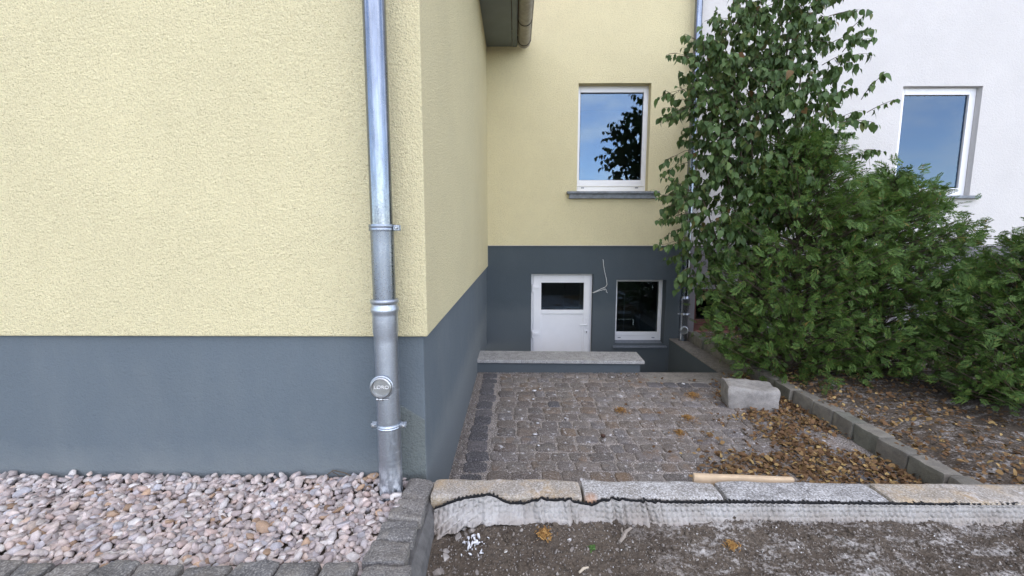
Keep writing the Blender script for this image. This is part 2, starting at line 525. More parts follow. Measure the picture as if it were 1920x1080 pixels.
def link(name, me, mat, parent=None, smooth=False, bevel=0.0, seg=2, loc=None):
    if mat is not None and len(me.materials) == 0:
        me.materials.append(mat)
    if smooth:
        me.polygons.foreach_set('use_smooth', [True] * len(me.polygons))
        if smooth == 'auto':
            me.set_sharp_from_angle(angle=R(38))
    o = bpy.data.objects.new(name, me)
    COL.objects.link(o)
    if parent is not None:
        o.parent = parent
        if parent.type == 'EMPTY':
            o.matrix_parent_inverse = Matrix.Translation(-parent.location)
    if loc is not None:
        o.location = loc
    if bevel:
        md = o.modifiers.new('bevel', 'BEVEL')
        md.width = bevel
        md.segments = seg
        md.limit_method = 'ANGLE'
    return o


def thing(name, loc, label, cat, group=None):
    o = bpy.data.objects.new(name, None)
    o.location = loc
    o.empty_display_size = 0.1
    COL.objects.link(o)
    return tag(o, label, cat, group)


def tag(o, label, cat, group=None, kind=None):
    o['label'] = label
    o['category'] = cat
    if group:
        o['group'] = group
    if kind:
        o['kind'] = kind
    return o


def np_mesh(name, V, F):
    """V (n,3), F list of equal sized faces as an (m,k) array"""
    me = bpy.data.meshes.new(name)
    V = np.asarray(V, dtype=np.float32)
    F = np.asarray(F, dtype=np.int32)
    me.vertices.add(len(V))
    me.vertices.foreach_set('co', V.ravel())
    m, k = F.shape
    me.loops.add(m * k)
    me.loops.foreach_set('vertex_index', F.ravel())
    me.polygons.add(m)
    me.polygons.foreach_set('loop_start', np.arange(m, dtype=np.int32) * k)
    me.update(calc_edges=True)
    me.validate()
    return me


def stamp(V, F, mats):
    """copies of one small mesh under many 4x4 matrices, joined"""
    V = np.asarray(V, float)
    F = np.asarray(F, int)
    mats = np.asarray(mats, float)
    P = np.einsum('nij,vj->nvi', mats[:, :3, :3], V) + mats[:, None, :3, 3]
    n, v = P.shape[:2]
    FF = (F[None] + (np.arange(n) * v)[:, None, None]).reshape(-1, F.shape[1])
    return P.reshape(-1, 3), FF


def trs(loc, eul, s):
    if not hasattr(s, '__len__'):
        s = (s, s, s)
    return np.array(Matrix.Translation(loc) @ Euler(eul).to_matrix().to_4x4() @ Matrix.Diagonal((s[0], s[1], s[2], 1)))


def tri(F):
    out_ = []
    for f in F:
        for i in range(1, len(f) - 1):
            out_.append((f[0], f[i], f[i + 1]))
    return out_


def rough_block(dx, dy, dz, cuts, bev, amp, freq, seed, sides=None):
    """a hewn stone block, centred on x and y with its base at z = 0"""
    bm = bmesh.new()
    bmesh.ops.create_cube(bm, size=1.0)
    for v in bm.verts:
        v.co = Vector((v.co.x * dx, v.co.y * dy, (v.co.z + 0.5) * dz))
    bmesh.ops.bevel(bm, geom=bm.edges[:] + bm.verts[:], offset=bev, segments=2, profile=0.6, affect='EDGES')
    for ax, n in enumerate(cuts):
        d = (dx, dy, dz)[ax]
        for i in range(1, n):
            c = [0, 0, 0]
            c[ax] = d * i / n - (d / 2 if ax < 2 else 0)
            nrm = [0, 0, 0]
            nrm[ax] = 1
            bmesh.ops.bisect_plane(bm, geom=bm.verts[:] + bm.edges[:] + bm.faces[:], plane_co=c, plane_no=nrm)
    off = Vector((seed * 7.13, seed * 3.7, seed * 1.9))
    for v in bm.verts:
        p = v.co + off
        d = noise.noise_vector(p * freq) + 0.5 * noise.noise_vector(p * freq * 2.7)
        v.co += d * amp
    bmesh.ops.recalc_face_normals(bm, faces=bm.faces)
    me = bpy.data.meshes.new('block')
    bm.to_mesh(me)
    bm.free()
    return me


def ico(sub):
    bm = bmesh.new()
    bmesh.ops.create_icosphere(bm, subdivisions=sub, radius=1.0)
    bm.verts.ensure_lookup_table()
    V = np.array([v.co[:] for v in bm.verts])
    F = np.array([[l.index for l in f.verts] for f in bm.faces])
    bm.free()
    return V, F


def lump(V, seed, amp=0.28, freq=1.1, flat=3):
    """a pebble from a ball: uneven, with a few flattened facets"""
    rng = random.Random(seed)
    o = Vector((seed * 5.1, seed * 2.3, seed * 9.7))
    W = []
    cuts = [(Vector((rng.gauss(0, 1), rng.gauss(0, 1), rng.gauss(0, 1))).normalized(), rng.uniform(0.62, 0.85)) for _ in range(flat)]
    for p in V:
        p = Vector(p)
        q = p * (1 + amp * noise.noise(p * freq + o))
        for n_, d in cuts:
            e = q.dot(n_) - d
            if e > 0:
                q -= n_ * e * 0.85
        W.append(q[:])
    return np.array(W)


rng = random.Random(11)

# ================================================================== the setting
# garden ground: one sheet behind and around the viewer, finer in front of the kerb
def soil_height(x, y):
    p = Vector((x, y, 0))
    h = 0.335 - 0.05 * max(0.0, min(1.0, (1.72 - y) / 0.6))
    h -= 0.035 * max(0, min(1, (-0.12 - x) / 0.15))
    h += 0.02 * noise.noise(p * 2.3) + 0.012 * noise.noise(p * 7) + 0.006 * noise.noise(p * 21) + 0.003 * noise.noise(p * 55)
    return h


xs = [-400, -60, -20, -8, -4] + list(np.linspace(-3.2, -0.45, 24)) + list(np.linspace(-0.42, 2.4, 190)) + list(np.linspace(2.45, 4.2, 20)) + [6, 10, 20, 60, 400]
ys = [-400, -60, -20, -8, -3, -1, 0, 0.5, 0.9] + list(np.linspace(1.0, 1.86, 80))
V, F = [], []
for y in ys:
    for x in xs:
        if -3.4 < x < 4.4 and y > 0.4:
            z = soil_height(x, y)
            if x < -0.40 :
                z = min(z, 0.30)
        else:
            z = 0.285
        V.append((x, y, z))
nx = len(xs)
for j in range(len(ys) - 1):
    for i in range(nx - 1):
        F.append((j * nx + i, j * nx + i + 1, (j + 1) * nx + i + 1, (j + 1) * nx + i))
ground = link('ground', np_mesh('ground', V, F), M['soil'], smooth=True)
ground['kind'] = 'structure'

bounce_sheet = MB()  # unseen sheet added under and behind the viewer to bounce light onto the walls
bounce_sheet.add([(-30, -40, 0.30), (30, -40, 0.30), (30, 0.42, 0.30), (-30, 0.42, 0.30)], [(0, 1, 2, 3)])
o = bounce_sheet.build('light_bounce_sheet', M['bounce_sheet'])
o['kind'] = 'structure'

# ---- sunken yard: joint bed, cobbles in rows
YARD_Y0, YARD_Y1 = 2.02, 4.75
XW = -0.424                     # plinth face of the wing
XB = 2.42                       # right edge of the yard
yard = MB()
yard.add([(XW - 0.02, YARD_Y0, 0), (XB + 0.3, YARD_Y0, 0), (XB + 0.3, YARD_Y1, 0), (XW - 0.02, YARD_Y1, 0)], [(0, 1, 2, 3)])
paving = yard.build('paving', M['joint'])
paving['kind'] = 'structure'
paving.data.materials[0] = M['joint']


def cobble_mesh(seed, n=10):
    r_ = random.Random(seed)
    ring = []
    for k in range(n):
        th = 2 * math.pi * (k + 0.5) / n
        c, s = math.cos(th), math.sin(th)
        e = 0.36
        x = 0.5 * math.copysign(abs(c) ** e, c) + r_.uniform(-0.03, 0.03)
        y = 0.5 * math.copysign(abs(s) ** e, s) + r_.uniform(-0.03, 0.03)
        ring.append((x, y))
    vs = [(x, y, 0.0) for x, y in ring] + [(x * 0.985, y * 0.985, 0.55) for x, y in ring]
    vs += [(x * 0.86, y * 0.86, 1.0 + r_.uniform(-0.10, 0.05)) for x, y in ring] + [(r_.uniform(-.05, .05), r_.uniform(-.05, .05), 1.12)]
    fs = []
    for a in (0, 1):
        for k in range(n):
            k2 = (k + 1) % n
            fs += [(a * n + k, a * n + k2, (a + 1) * n + k2), (a * n + k, (a + 1) * n + k2, (a + 1) * n + k)]
    for k in range(n):
        fs.append((2 * n + k, 2 * n + (k + 1) % n, 3 * n))
    return np.array(vs), np.array(fs)


COB = [cobble_mesh(s) for s in range(14)]
COBM = []
for V, F in COB:
    a = np_mesh('cobblestone', V, F)
    a.materials.append(M['cobble'])
    a.polygons.foreach_set('use_smooth', [True] * len(a.polygons))
    COBM.append(a)
BASM = []
for V, F in COB[:6]:
    a = np_mesh('basalt_cobble', V, F)
    a.materials.append(M['basalt'])
    a.polygons.foreach_set('use_smooth', [True] * len(a.polygons))
    BASM.append(a)

stones = []                                  # (x, y, sx, sy, dark)
y = YARD_Y0 + 0.02
while y < YARD_Y1 - 0.03:                    # the line of dark stones along the wall
    d = rng.uniform(0.135, 0.185)
    if y + d > YARD_Y1 - 0.02:
        break
    w = rng.uniform(0.135, 0.165)
    stones.append((-0.352 + w / 2 + rng.uniform(-0.006, 0.006), y + d / 2, w, d - 0.012, True))
    y += d
y = YARD_Y0 + 0.015
row = 0
while y < YARD_Y1 - 0.05:
    d = rng.uniform(0.112, 0.150)
    x = -0.175 + rng.uniform(-0.012, 0.03)
    while x < XB:
        w = rng.choice((rng.uniform(0.10, 0.14), rng.uniform(0.14, 0.20)))
        yy = y + d / 2 + 0.018 * noise.noise((x * 1.3, row * 3.1, 0)) + rng.uniform(-0.006, 0.006)
        inslab = x > 1.34 and yy > 4.40
        if not inslab and not (yy + d / 2 > YARD_Y1 - 0.025):
            dark = (x > 1.20 and 4.26 < yy < 4.42) or rng.random() < 0.012
            if not (x > XB - 0.12):
                stones.append((x + w / 2, yy, w - 0.013, d - 0.013 + rng.uniform(-0.008, 0.004), dark))
        x += w
    y += d
    row += 1
stones.sort(key=lambda s: s[1] if s[1] > 2.55 else 99)
rest = []
for i, (x, y, w, d, dark) in enumerate(stones):
    h = rng.uniform(0.011, 0.021)
    rz = rng.uniform(-0.07, 0.07)
    tl = (rng.uniform(-0.03, 0.03), rng.uniform(-0.03, 0.03), rz)
    if i < 300:
        me = BASM[i % 6] if dark else COBM[rng.randrange(14)]
        o = bpy.data.objects.new('cobblestone', me)
        COL.objects.link(o)
        o.parent = paving
        o.location = (x, y, -0.004)
        o.rotation_euler = tl
        o.scale = (w, d, h)
    else:
        rest.append((rng.randrange(14), trs((x, y, -0.004), tl, (w, d, h))))
VV, FF, off = [], [], 0
for k in range(14):
    ms_ = [m for kk, m in rest if kk == k]
    if ms_:
        v, f = stamp(COB[k][0], COB[k][1], ms_)
        VV.append(v)
        FF.append(f + off)
        off += len(v)
o = link('far_cobblestones', np_mesh('far_cobblestones', np.vstack(VV), np.vstack(FF)), M['cobble'], paving, smooth=True)
o['kind'] = 'stuff'

# grit strewn in the joints and along the wall
gv, gf = ico(1)
mats = []
for _ in range(5200):
    if rng.random() < 0.35:
        x, y = XW + abs(rng.gauss(0.0, 0.03)) + 0.012, rng.uniform(2.1, 4.74)
    elif rng.random() < 0.2:
        x, y = rng.uniform(-0.4, 1.4), 4.74 - abs(rng.gauss(0, 0.02))
    else:
        x, y = rng.uniform(-0.4, XB), rng.uniform(2.4, 4.7)
    s = rng.uniform(0.002, 0.005)
    mats.append(trs((x, y, 0.010 + s * 0.3), (rng.uniform(0, 6), rng.uniform(0, 6), 0), (s * 1.2, s, s * 0.7)))
v, f = stamp(gv, gf, mats)
o = link('joint_grit', np_mesh('joint_grit', v, f), M['chip'], smooth=True)
tag(o, 'fine pale grit strewn over the cobbled yard and along its walls', 'grit', kind='stuff')

# ---- retaining haunch behind the kerb, down to the yard
hb = MB()
hb.box(-0.40, 3.2, 1.90, 2.0, -0.05, 0.345)
o = hb.build('yard_retaining_wall', M['concrete'])
tag(o, 'low rough concrete wall carrying the granite kerb above the yard', 'wall')

# ---- stairwell in front of the basement door
well = thing('stairwell', (1.0, 5.5, -1.0), 'sunken dark grey stairwell in front of the white basement door', 'stairwell')
b = MB()
b.box(-0.42, 2.31, 4.97, 6.40, -1.06, -1.0)
b.build('landing', M['concrete'], well)
for k in range(4):
    b = MB()
    b.box(1.46, 2.308, 4.755 + 0.0 + 0.0, 5.02 + 0.27 * k, -1.0 + (0.0), -0.2 * (k + 1) - 0.002)
    b.build('step', M['concrete'], well, bevel=0.006)
b = MB()
b.box(2.312, 2.50, 4.80, 6.404, -1.06, -0.012)
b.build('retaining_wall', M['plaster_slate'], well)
b = MB()
b.box(2.306, 2.60, 4.76, 6.404, -0.010, 0.004)
b.build('wall_top', M['concrete'], well, bevel=0.003)
b = MB()
b.box(1.38, 2.42, 4.42, 4.752, -0.10, 0.014)
b.build('threshold_slab', M['concrete'], well, bevel=0.006)
b = MB()
b.box(1.40, 2.31, 4.735, 4.754, -1.06, -0.105)
b.build('riser_wall', M['plaster_grey'], well)

# ---- low parapet wall with granite coping
par = thing('parapet_wall', (0.5, 4.85, 0.0), 'low grey parapet wall with speckled granite coping before the basement door', 'wall')
b = MB()
b.box(-0.428, 1.404, 4.752, 4.97, -1.05, 0.118)
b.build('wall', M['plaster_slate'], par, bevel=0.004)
b = MB()
b.prism([(-0.43, 4.735), (1.438, 4.70), (1.452, 5.09), (-0.43, 5.13)], 0.121, 0.157, 'z')
b.build('coping', M['coping'], par, bevel=0.005)

# ================================================================== the yellow house
house = thing('yellow_house', (-0.4, 6.4, 0.0), 'yellow plastered house with slate grey plinth, side wing and basement door', 'house')


def wall_holes(name, x0, x1, z0, z1, Y, holes, depth, mat, parent, back=0.0):
    """wall face looking to -Y with openings and their reveals"""
    X = sorted({x0, x1, *[h[0] for h in holes], *[h[1] for h in holes]})
    Z = sorted({z0, z1, *[h[2] for h in holes], *[h[3] for h in holes]})
    b = MB()
    for i in range(len(X) - 1):
        for j in range(len(Z) - 1):
            cx, cz = (X[i] + X[i + 1]) / 2, (Z[j] + Z[j + 1]) / 2
            if any(h[0] < cx < h[1] and h[2] < cz < h[3] for h in holes):
                continue
            b.add([(X[i], Y, Z[j]), (X[i + 1], Y, Z[j]), (X[i + 1], Y, Z[j + 1]), (X[i], Y, Z[j + 1])], [(0, 1, 2, 3)])
    for h in holes:
        a0, a1, c0, c1 = h
        q = [(a0, c0), (a1, c0), (a1, c1), (a0, c1)]
        for k in range(4):
            p, r_ = q[k], q[(k + 1) % 4]
            b.add([(p[0], Y, p[1]), (p[0], Y + depth, p[1]), (r_[0], Y + depth, r_[1]), (r_[0], Y, r_[1])], [(0, 1, 2, 3)])
    # lower lip and right end so that the coat has a thickness
    b.add([(x0, Y, z0), (x1, Y, z0), (x1, Y + 0.05, z0), (x0, Y + 0.05, z0)], [(0, 1, 2, 3)])
    me = bpy.data.meshes.new(name)
    me.from_pydata(b.v, [], b.f)
    bm = bmesh.new()
    bm.from_mesh(me)
    bmesh.ops.remove_doubles(bm, verts=bm.verts, dist=1e-5)
    bmesh.ops.recalc_face_normals(bm, faces=bm.faces)
    bm.to_mesh(me)
    bm.free()
    return link(name, me, mat, parent)


W1 = (0.885, 1.900, 2.165, 3.650)      # upper window opening
D1 = (0.238, 1.156, -1.0, 0.971)       # basement door
W2 = (1.497, 2.234, -0.085, 0.885)     # basement window
YM, YP = 6.390, 6.405
wall_holes('main_wall', -0.45, 2.548, 1.392, 8.6, YM, [W1], 0.30, M['plaster_yellow'], house)
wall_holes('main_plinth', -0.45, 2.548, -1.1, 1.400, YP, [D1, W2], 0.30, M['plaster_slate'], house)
b = MB()
b.box(-0.42, 2.548, 6.384, 6.404, 1.386, 1.3915)
b.build('plinth_bead', M['plaster_white'], house)
b = MB()                               # the rest of the house body, out of view
b.box(-8.0, 2.545, 13.9, 14.1, -1.0, 8.6)
b.box(-8.2, -8.0, 6.5, 14.1, -1.0, 8.6)
b.box(-8.0, -0.46, 6.41, 6.6, 4.0, 8.6)
b.build('outer_wall', M['plaster_yellow'], house)
b = MB()
b.prism([(5.75, 8.45), (10.25, 12.2), (14.7, 8.45), (14.7, 8.65), (10.25, 12.45), (5.75, 8.65)], -8.4, 2.545, 'x')
b.build('roof', M['roof'], house)

# the wing with its corner towards the viewer
b = MB()
b.box(-7.0, -0.400, 1.940, 6.388, 1.087, 4.30)
b.build('wing_wall', M['plaster_yellow'], house, bevel=0.007, seg=3)
b = MB()
b.prism([(-7.0, 4.302), (-0.40, 4.302), (-3.7, 6.8)], 1.94, 2.3, 'y')
b.build('wing_gable', M['plaster_yellow'], house)
b = MB()
b.box(-7.0, XW, 1.963, 6.403, -0.10, 1.095)
b.build('wing_plinth', M['plaster_grey'], house, bevel=0.005, seg=2)
# a coarser coat trowelled over the plinth below a slanting edge
b = MB()
b.prism([(-0.62, 0.30), (-0.4265, 0.30), (-0.4265, 0.682), (-0.52, 0.742), (-0.62, 0.80)], 1.9595, 1.968, 'y')
b.build('plinth_coat', M['plaster_patch'], house, bevel=0.002)
b = MB()
b.prism([(0.16, 4.20), (-3.7, 6.95), (-7.6, 4.20), (-7.6, 4.36), (-3.7, 7.15), (0.16, 4.36)], 1.45, 6.385, 'y')
b.build('wing_roof', M['roof'], house)
sof = MB().box(-0.402, -0.048, 1.5, 6.386, 4.132, 4.150).build('soffit', M['soffit'], house, bevel=0.003)
MB().box(-0.042, 0.022, 1.5, 6.386, 4.128, 4.150).build('soffit_board', M['soffit'], sof, bevel=0.003)
MB().box(0.004, 0.028, 1.5, 6.386, 4.152, 4.30).build('fascia', M['soffit'], sof)
# half round gutter
b = MB()
n = 18
vs, fs = [], []
ys_ = [1.5, 3.0, 4.5, 5.66, 6.3]
for rr in (0.080, 0.076):
    for yy in ys_:
        for k in range(n + 1):
            th = math.pi + math.pi * k / n
            vs.append((0.118 + rr * math.cos(th), yy, 4.158 + rr * math.sin(th)))
m_ = n + 1
for s in (0, 1):
    o_ = s * len(ys_) * m_
    for j in range(len(ys_) - 1):
        for k in range(n):
            fs.append((o_ + j * m_ + k, o_ + j * m_ + k + 1, o_ + (j + 1) * m_ + k + 1, o_ + (j + 1) * m_ + k))
b.add(vs, fs)
b.tube([(0.202, 1.5, 4.160), (0.202, 6.3, 4.160)], 0.010, 10)
gut = b.build('gutter', M['gutter'], house, smooth='auto')
b = MB()
ring = [(0.118 + 0.083 * math.cos(math.pi + math.pi * k / n), 4.158 + 0.083 * math.sin(math.pi + math.pi * k / n)) for k in range(n + 1)]
b.prism(ring, 6.296, 6.306, 'y')
b.build('end_cap', M['gutter'], gut)
for yy in (3.6, 4.65, 5.66, 6.22):
    b = MB()
    pts = [(0.118 + 0.084 * math.cos(math.pi + math.pi * k / n), yy, 4.158 + 0.084 * math.sin(math.pi + math.pi * k / n)) for k in range(n + 1)]
    pts = [(0.03, yy, 4.20)] + pts + [(0.203, yy, 4.175)]
    b.tube(pts, 0.0045, 6)
    b.build('gutter_bracket', M['dark_metal'], gut, smooth=True)


def room(x0, x1, z0, z1, y0, parent, depth=2.2, left=0.5):
    b = MB()
    X0, X1, Z0, Z1, Y1 = x0 - left, x1 + 0.35, z0 - 0.4, z1 + 0.3, y0 + depth
    b.add([(X0, y0, Z0), (X1, y0, Z0), (X1, Y1, Z0), (X0, Y1, Z0), (X0, y0, Z1), (X1, y0, Z1), (X1, Y1, Z1), (X0, Y1, Z1)],
          [(0, 1, 2, 3), (4, 7, 6, 5), (3, 2, 6, 7), (0, 3, 7, 4), (1, 5, 6, 2)])
    # front wall of the room round the opening
    b.box(X0, x0, y0, y0 + 0.02, Z0, Z1)
    b.box(x1, X1, y0, y0 + 0.02, Z0, Z1)
    b.box(x0, x1, y0, y0 + 0.02, Z0, z0)
    b.box(x0, x1, y0, y0 + 0.02, z1, Z1)
    me = bpy.data.meshes.new('room')
    me.from_pydata(b.v, [], b.f)
    return link('room', me, M['interior'], parent)


# ---- upper window
yf = YM + 0.115
w = MB().frame(0.868, 1.917, 2.172, 3.655, yf + 0.012, yf + 0.09, 0.045, 0.055, 0.105, 0.045).build('window', M['upvc'], house, bevel=0.004)
MB().frame(0.885, 1.885, 2.248, 3.630, yf, yf + 0.07, 0.045, 0.054, 0.090, 0.070).build('sash', M['upvc'], w, bevel=0.006)
MB().frame(0.930, 1.831, 2.338, 3.560, yf + 0.018, yf + 0.03, 0.006, 0.006, 0.006, 0.008).build('gasket', M['gasket'], w)
MB().box(0.934, 1.827, yf + 0.028, yf + 0.034, 2.342, 3.556).build('pane', M['glass'], w)
for x in (0.985, 1.775):
    MB().box(x - 0.022, x + 0.022, yf + 0.006, yf + 0.014, 2.222, 2.236).build('drain_cap', M['zinc_sill'], w, bevel=0.002)
s = MB().box(0.738, 2.050, YM - 0.085, YM + 0.125, 2.128, 2.162).build('sill', M['sill_stone'], w, bevel=0.005)
MB().box(0.772, 2.016, YM - 0.055, YM + 0.01, 2.062, 2.126).build('sill_apron', M['sill_stone'], w, bevel=0.004)
room(W1[0], W1[1], W1[2], W1[3], YM + 0.302, w)

# ---- basement window
yf = YP + 0.150
w = MB().frame(1.490, 2.240, -0.062, 0.895, yf + 0.012, yf + 0.09, 0.05, 0.06, 0.09, 0.05).build('basement_window', M['upvc'], house, bevel=0.004)
MB().frame(1.505, 2.222, 0.012, 0.880, yf, yf + 0.07, 0.045, 0.046, 0.058, 0.028).build('sash', M['upvc'], w, bevel=0.006)
MB().frame(1.548, 2.178, 0.068, 0.854, yf + 0.018, yf + 0.03, 0.006, 0.006, 0.006, 0.006).build('gasket', M['gasket'], w)
MB().box(1.552, 2.174, yf + 0.028, yf + 0.034, 0.072, 0.850).build('pane', M['glass'], w)
for x in (1.60, 2.12):
    MB().box(x - 0.022, x + 0.022, yf + 0.006, yf + 0.014, -0.028, -0.016).build('drain_cap', M['zinc_sill'], w, bevel=0.002)
MB().box(1.73, 1.742, yf + 0.30, yf + 0.31, -0.2, 0.62).build('curtain_rod', M['zinc_sill'], w)
b = MB()
b.prism([(YP + 0.162, -0.062), (YP - 0.045, -0.118), (YP - 0.045, -0.132), (YP + 0.162, -0.09)], 1.499, 2.232, 'x')
b.prism([(YP - 0.002, -0.1055), (YP - 0.046, -0.1175), (YP - 0.046, -0.133), (YP - 0.002, -0.122)], 1.468, 1.4985, 'x')
b.prism([(YP - 0.002, -0.1055), (YP - 0.046, -0.1175), (YP - 0.046, -0.133), (YP - 0.002, -0.122)], 2.2325, 2.268, 'x')
b.build('sill', M['zinc_sill'], w)
room(W2[0], W2[1], W2[2], W2[3], YP + 0.302, w)

# ---- basement door
yf = YP + 0.095
d = MB()
d.box(0.232, 0.285, yf + 0.01, yf + 0.09, -1.0, 0.978)
d.box(1.110, 1.162, yf + 0.01, yf + 0.09, -1.0, 0.978)
d.box(0.285, 1.110, yf + 0.01, yf + 0.09, 0.930, 0.978)
door = d.build('basement_door', M['upvc'], house, bevel=0.004)
d = MB()
d.frame(0.270, 1.126, -0.985, 0.945, yf - 0.006, yf + 0.065, 0.123, 0.093, 0.14, 0.112)
d.box(0.393, 1.033, yf - 0.006, yf + 0.065, 0.362, 0.420)
leaf = d.build('door_leaf', M['upvc'], door, bevel=0.005)
MB().frame(0.393, 1.033, 0.420, 0.833, yf + 0.016, yf + 0.028, 0.006, 0.006, 0.006, 0.006).build('gasket', M['gasket'], door)
MB().box(0.397, 1.029, yf + 0.026, yf + 0.032, 0.424, 0.829).build('pane', M['glass'], door)
MB().frame(0.393, 1.033, -0.845, 0.362, yf + 0.004, yf + 0.03, 0.016, 0.016, 0.016, 0.016).build('glazing_bead', M['upvc'], door, bevel=0.003)
MB().box(0.409, 1.017, yf + 0.012, yf + 0.03, -0.829, 0.346).build('panel', M['upvc'], door)
for z in (0.755, 0.045, -0.80):
    b = MB()
    b.tube([(0.262, yf - 0.016, z - 0.055), (0.262, yf - 0.016, z + 0.055)], 0.012, 10)
    b.box(0.268, 0.365, yf - 0.028, yf - 0.006, z - 0.008, z + 0.028)
    b.build('hinge', M['upvc'], door, bevel=0.003)
b = MB()
b.box(1.068, 1.102, yf - 0.018, yf - 0.005, 0.145, 0.300)
b.build('handle_plate', M['upvc'], door, bevel=0.004)
b = MB()
b.tube([(1.086, yf - 0.010, 0.205), (1.086, yf - 0.052, 0.205), (1.075, yf - 0.060, 0.205), (0.975, yf - 0.060, 0.202)], 0.0105, 10)
b.build('handle', M['upvc'], door, smooth='auto')
b = MB()
b.lathe([(0.026, 0.0), (0.026, -0.008), (0.022, -0.012)], 1.085, yf - 0.005, 0.085, 20, 'y')
b.build('lock_rose', M['upvc'], door, smooth='auto')
b = MB()
b.box(1.080, 1.090, yf - 0.022, yf - 0.016, 0.066, 0.100)
b.build('keyhole', M['gasket'], door, bevel=0.003)
room(D1[0], D1[1], D1[2], D1[3], YP + 0.302, door)

# loose cable ends beside the door
cab = thing('loose_cable', (1.29, 6.40, 1.18), 'thin pale cable hanging loose from the grey plinth beside the door', 'cable')
MB().tube([(1.288, 6.412, 1.19), (1.290, 6.392, 1.175), (1.296, 6.385, 1.10), (1.316, 6.384, 1.00), (1.342, 6.384, 0.90), (1.354, 6.385, 0.82), (1.335, 6.386, 0.785), (1.27, 6.385, 0.755), (1.20, 6.386, 0.722), (1.15, 6.388, 0.698)], 0.0042, 6).build('cable_strand', M['wire'], cab, smooth=True)
MB().tube([(1.355, 6.40, 0.716), (1.345, 6.384, 0.740), (1.30, 6.380, 0.742), (1.23, 6.380, 0.724), (1.16, 6.384, 0.695), (1.13, 6.39, 0.70)], 0.0038, 6).build('cable_strand', M['wire'], cab, smooth=True)
MB().tube([(1.30, 6.386, 0.772), (1.315, 6.378, 0.752), (1.335, 6.374, 0.758)], 0.003, 6).build('cable_strand', M['wire'], cab, smooth=True)
MB().tube([(1.345, 6.400, 0.712), (1.35, 6.386, 0.708), (1.365, 6.38, 0.695)], 0.004, 6).build('cable_strand', M['wire'], cab, smooth=True)

# ================================================================== the neighbour's house
nb = thing('white_house', (5.0, 6.4, 0.0), 'white plastered neighbouring house with grey plinth behind the shrubs', 'house')
NW = (2.665, 3.35, 0.03, 0.75)
wall_holes('wall', 2.552, 14.0, 1.39, 8.4, 6.392, [(5.4, 6.5, 2.1, 3.6), (8.6, 9.7, 2.1, 3.6)], 0.14, M['plaster_white'], nb)
wall_holes('plinth', 2.552, 14.0, -0.4, 1.40, 6.402, [NW], 0.12, M['plaster_mauve'], nb)
for x0 in (5.4, 8.6):
    w = MB().frame(x0 + 0.004, x0 + 1.096, 2.104, 3.596, 6.47, 6.54, 0.09, 0.09, 0.11, 0.09).build('window', M['upvc'], nb, bevel=0.005)
    MB().box(x0 + 0.08, x0 + 1.02, 6.50, 6.506, 2.2, 3.52).build('pane', M['glass'], w)
    MB().box(x0 - 0.1, x0 + 1.2, 6.32, 6.53, 2.06, 2.10).build('sill', M['sill_stone'], w, bevel=0.004)
    room(x0, x0 + 1.1, 2.1, 3.6, 6.54, w)
w = MB().frame(NW[0] + .004, NW[1] - .004, NW[2] + .004, NW[3] - .004, 6.44, 6.50, 0.03, 0.03, 0.03, 0.03).build('basement_window', M['redboard'], nb)
MB().box(NW[0] + 0.03, NW[1] - 0.03, 6.47, 6.476, 0.29, NW[3] - 0.03).build('pane', M['glass'], w)
for k in range(3):
    MB().box(NW[0] + 0.03, NW[1] - 0.03, 6.44, 6.47, 0.06 + 0.078 * k, 0.06 + 0.078 * k + 0.073).build('board', M['redboard'], w, bevel=0.003)
room(NW[0], NW[1], NW[2], NW[3], 6.53, w, left=0.06)
b = MB()
b.box(2.552, 14.0, 13.9, 14.1, -0.4, 8.4)
b.box(13.9, 14.0, 6.5, 13.9, -0.4, 8.4)
b.build('outer_wall', M['plaster_white'], nb)
b = MB()
b.prism([(5.8, 8.2), (10.25, 11.9), (14.6, 8.2), (14.6, 8.4), (10.25, 12.1), (5.8, 8.4)], 2.56, 14.3, 'x')
b.build('roof', M['roof'], nb)


# ================================================================== downpipes
def ring_clamp(cx, cy, z, r, h, ears, name, parent, mat, screws=True):
    b = MB()
    b.lathe([(r, -h), (r + 0.003, -h), (r + 0.005, -h * 0.4), (r + 0.003, 0.0), (r + 0.005, h * 0.4), (r + 0.003, h), (r, h)], cx, cy, z, 40, 'z', close=False)
    o = b.build(name, mat, parent, smooth='auto')
    for s_ in ears:
        e = MB()
        e.box(cx + s_ * (r + 0.000), cx + s_ * (r + 0.027), cy - 0.012, cy - 0.006, z - h * 0.85, z + h * 0.85)
        e.box(cx + s_ * (r + 0.000), cx + s_ * (r + 0.027), cy + 0.006, cy + 0.012, z - h * 0.85, z + h * 0.85)
        e.build('clamp_ear', mat, o, bevel=0.002)
        sb = MB()
        sb.lathe([(0.0075, 0.0), (0.0075, -0.006), (0.004, -0.009)], cx + s_ * (r + 0.015), cy - 0.012, z, 6, 'y')
        sb.lathe([(0.0035, 0.05), (0.0035, -0.0)], cx + s_ * (r + 0.015), cy - 0.012, z, 8, 'y')
        sb.build('screw', M['cap_metal'], o)
    return o


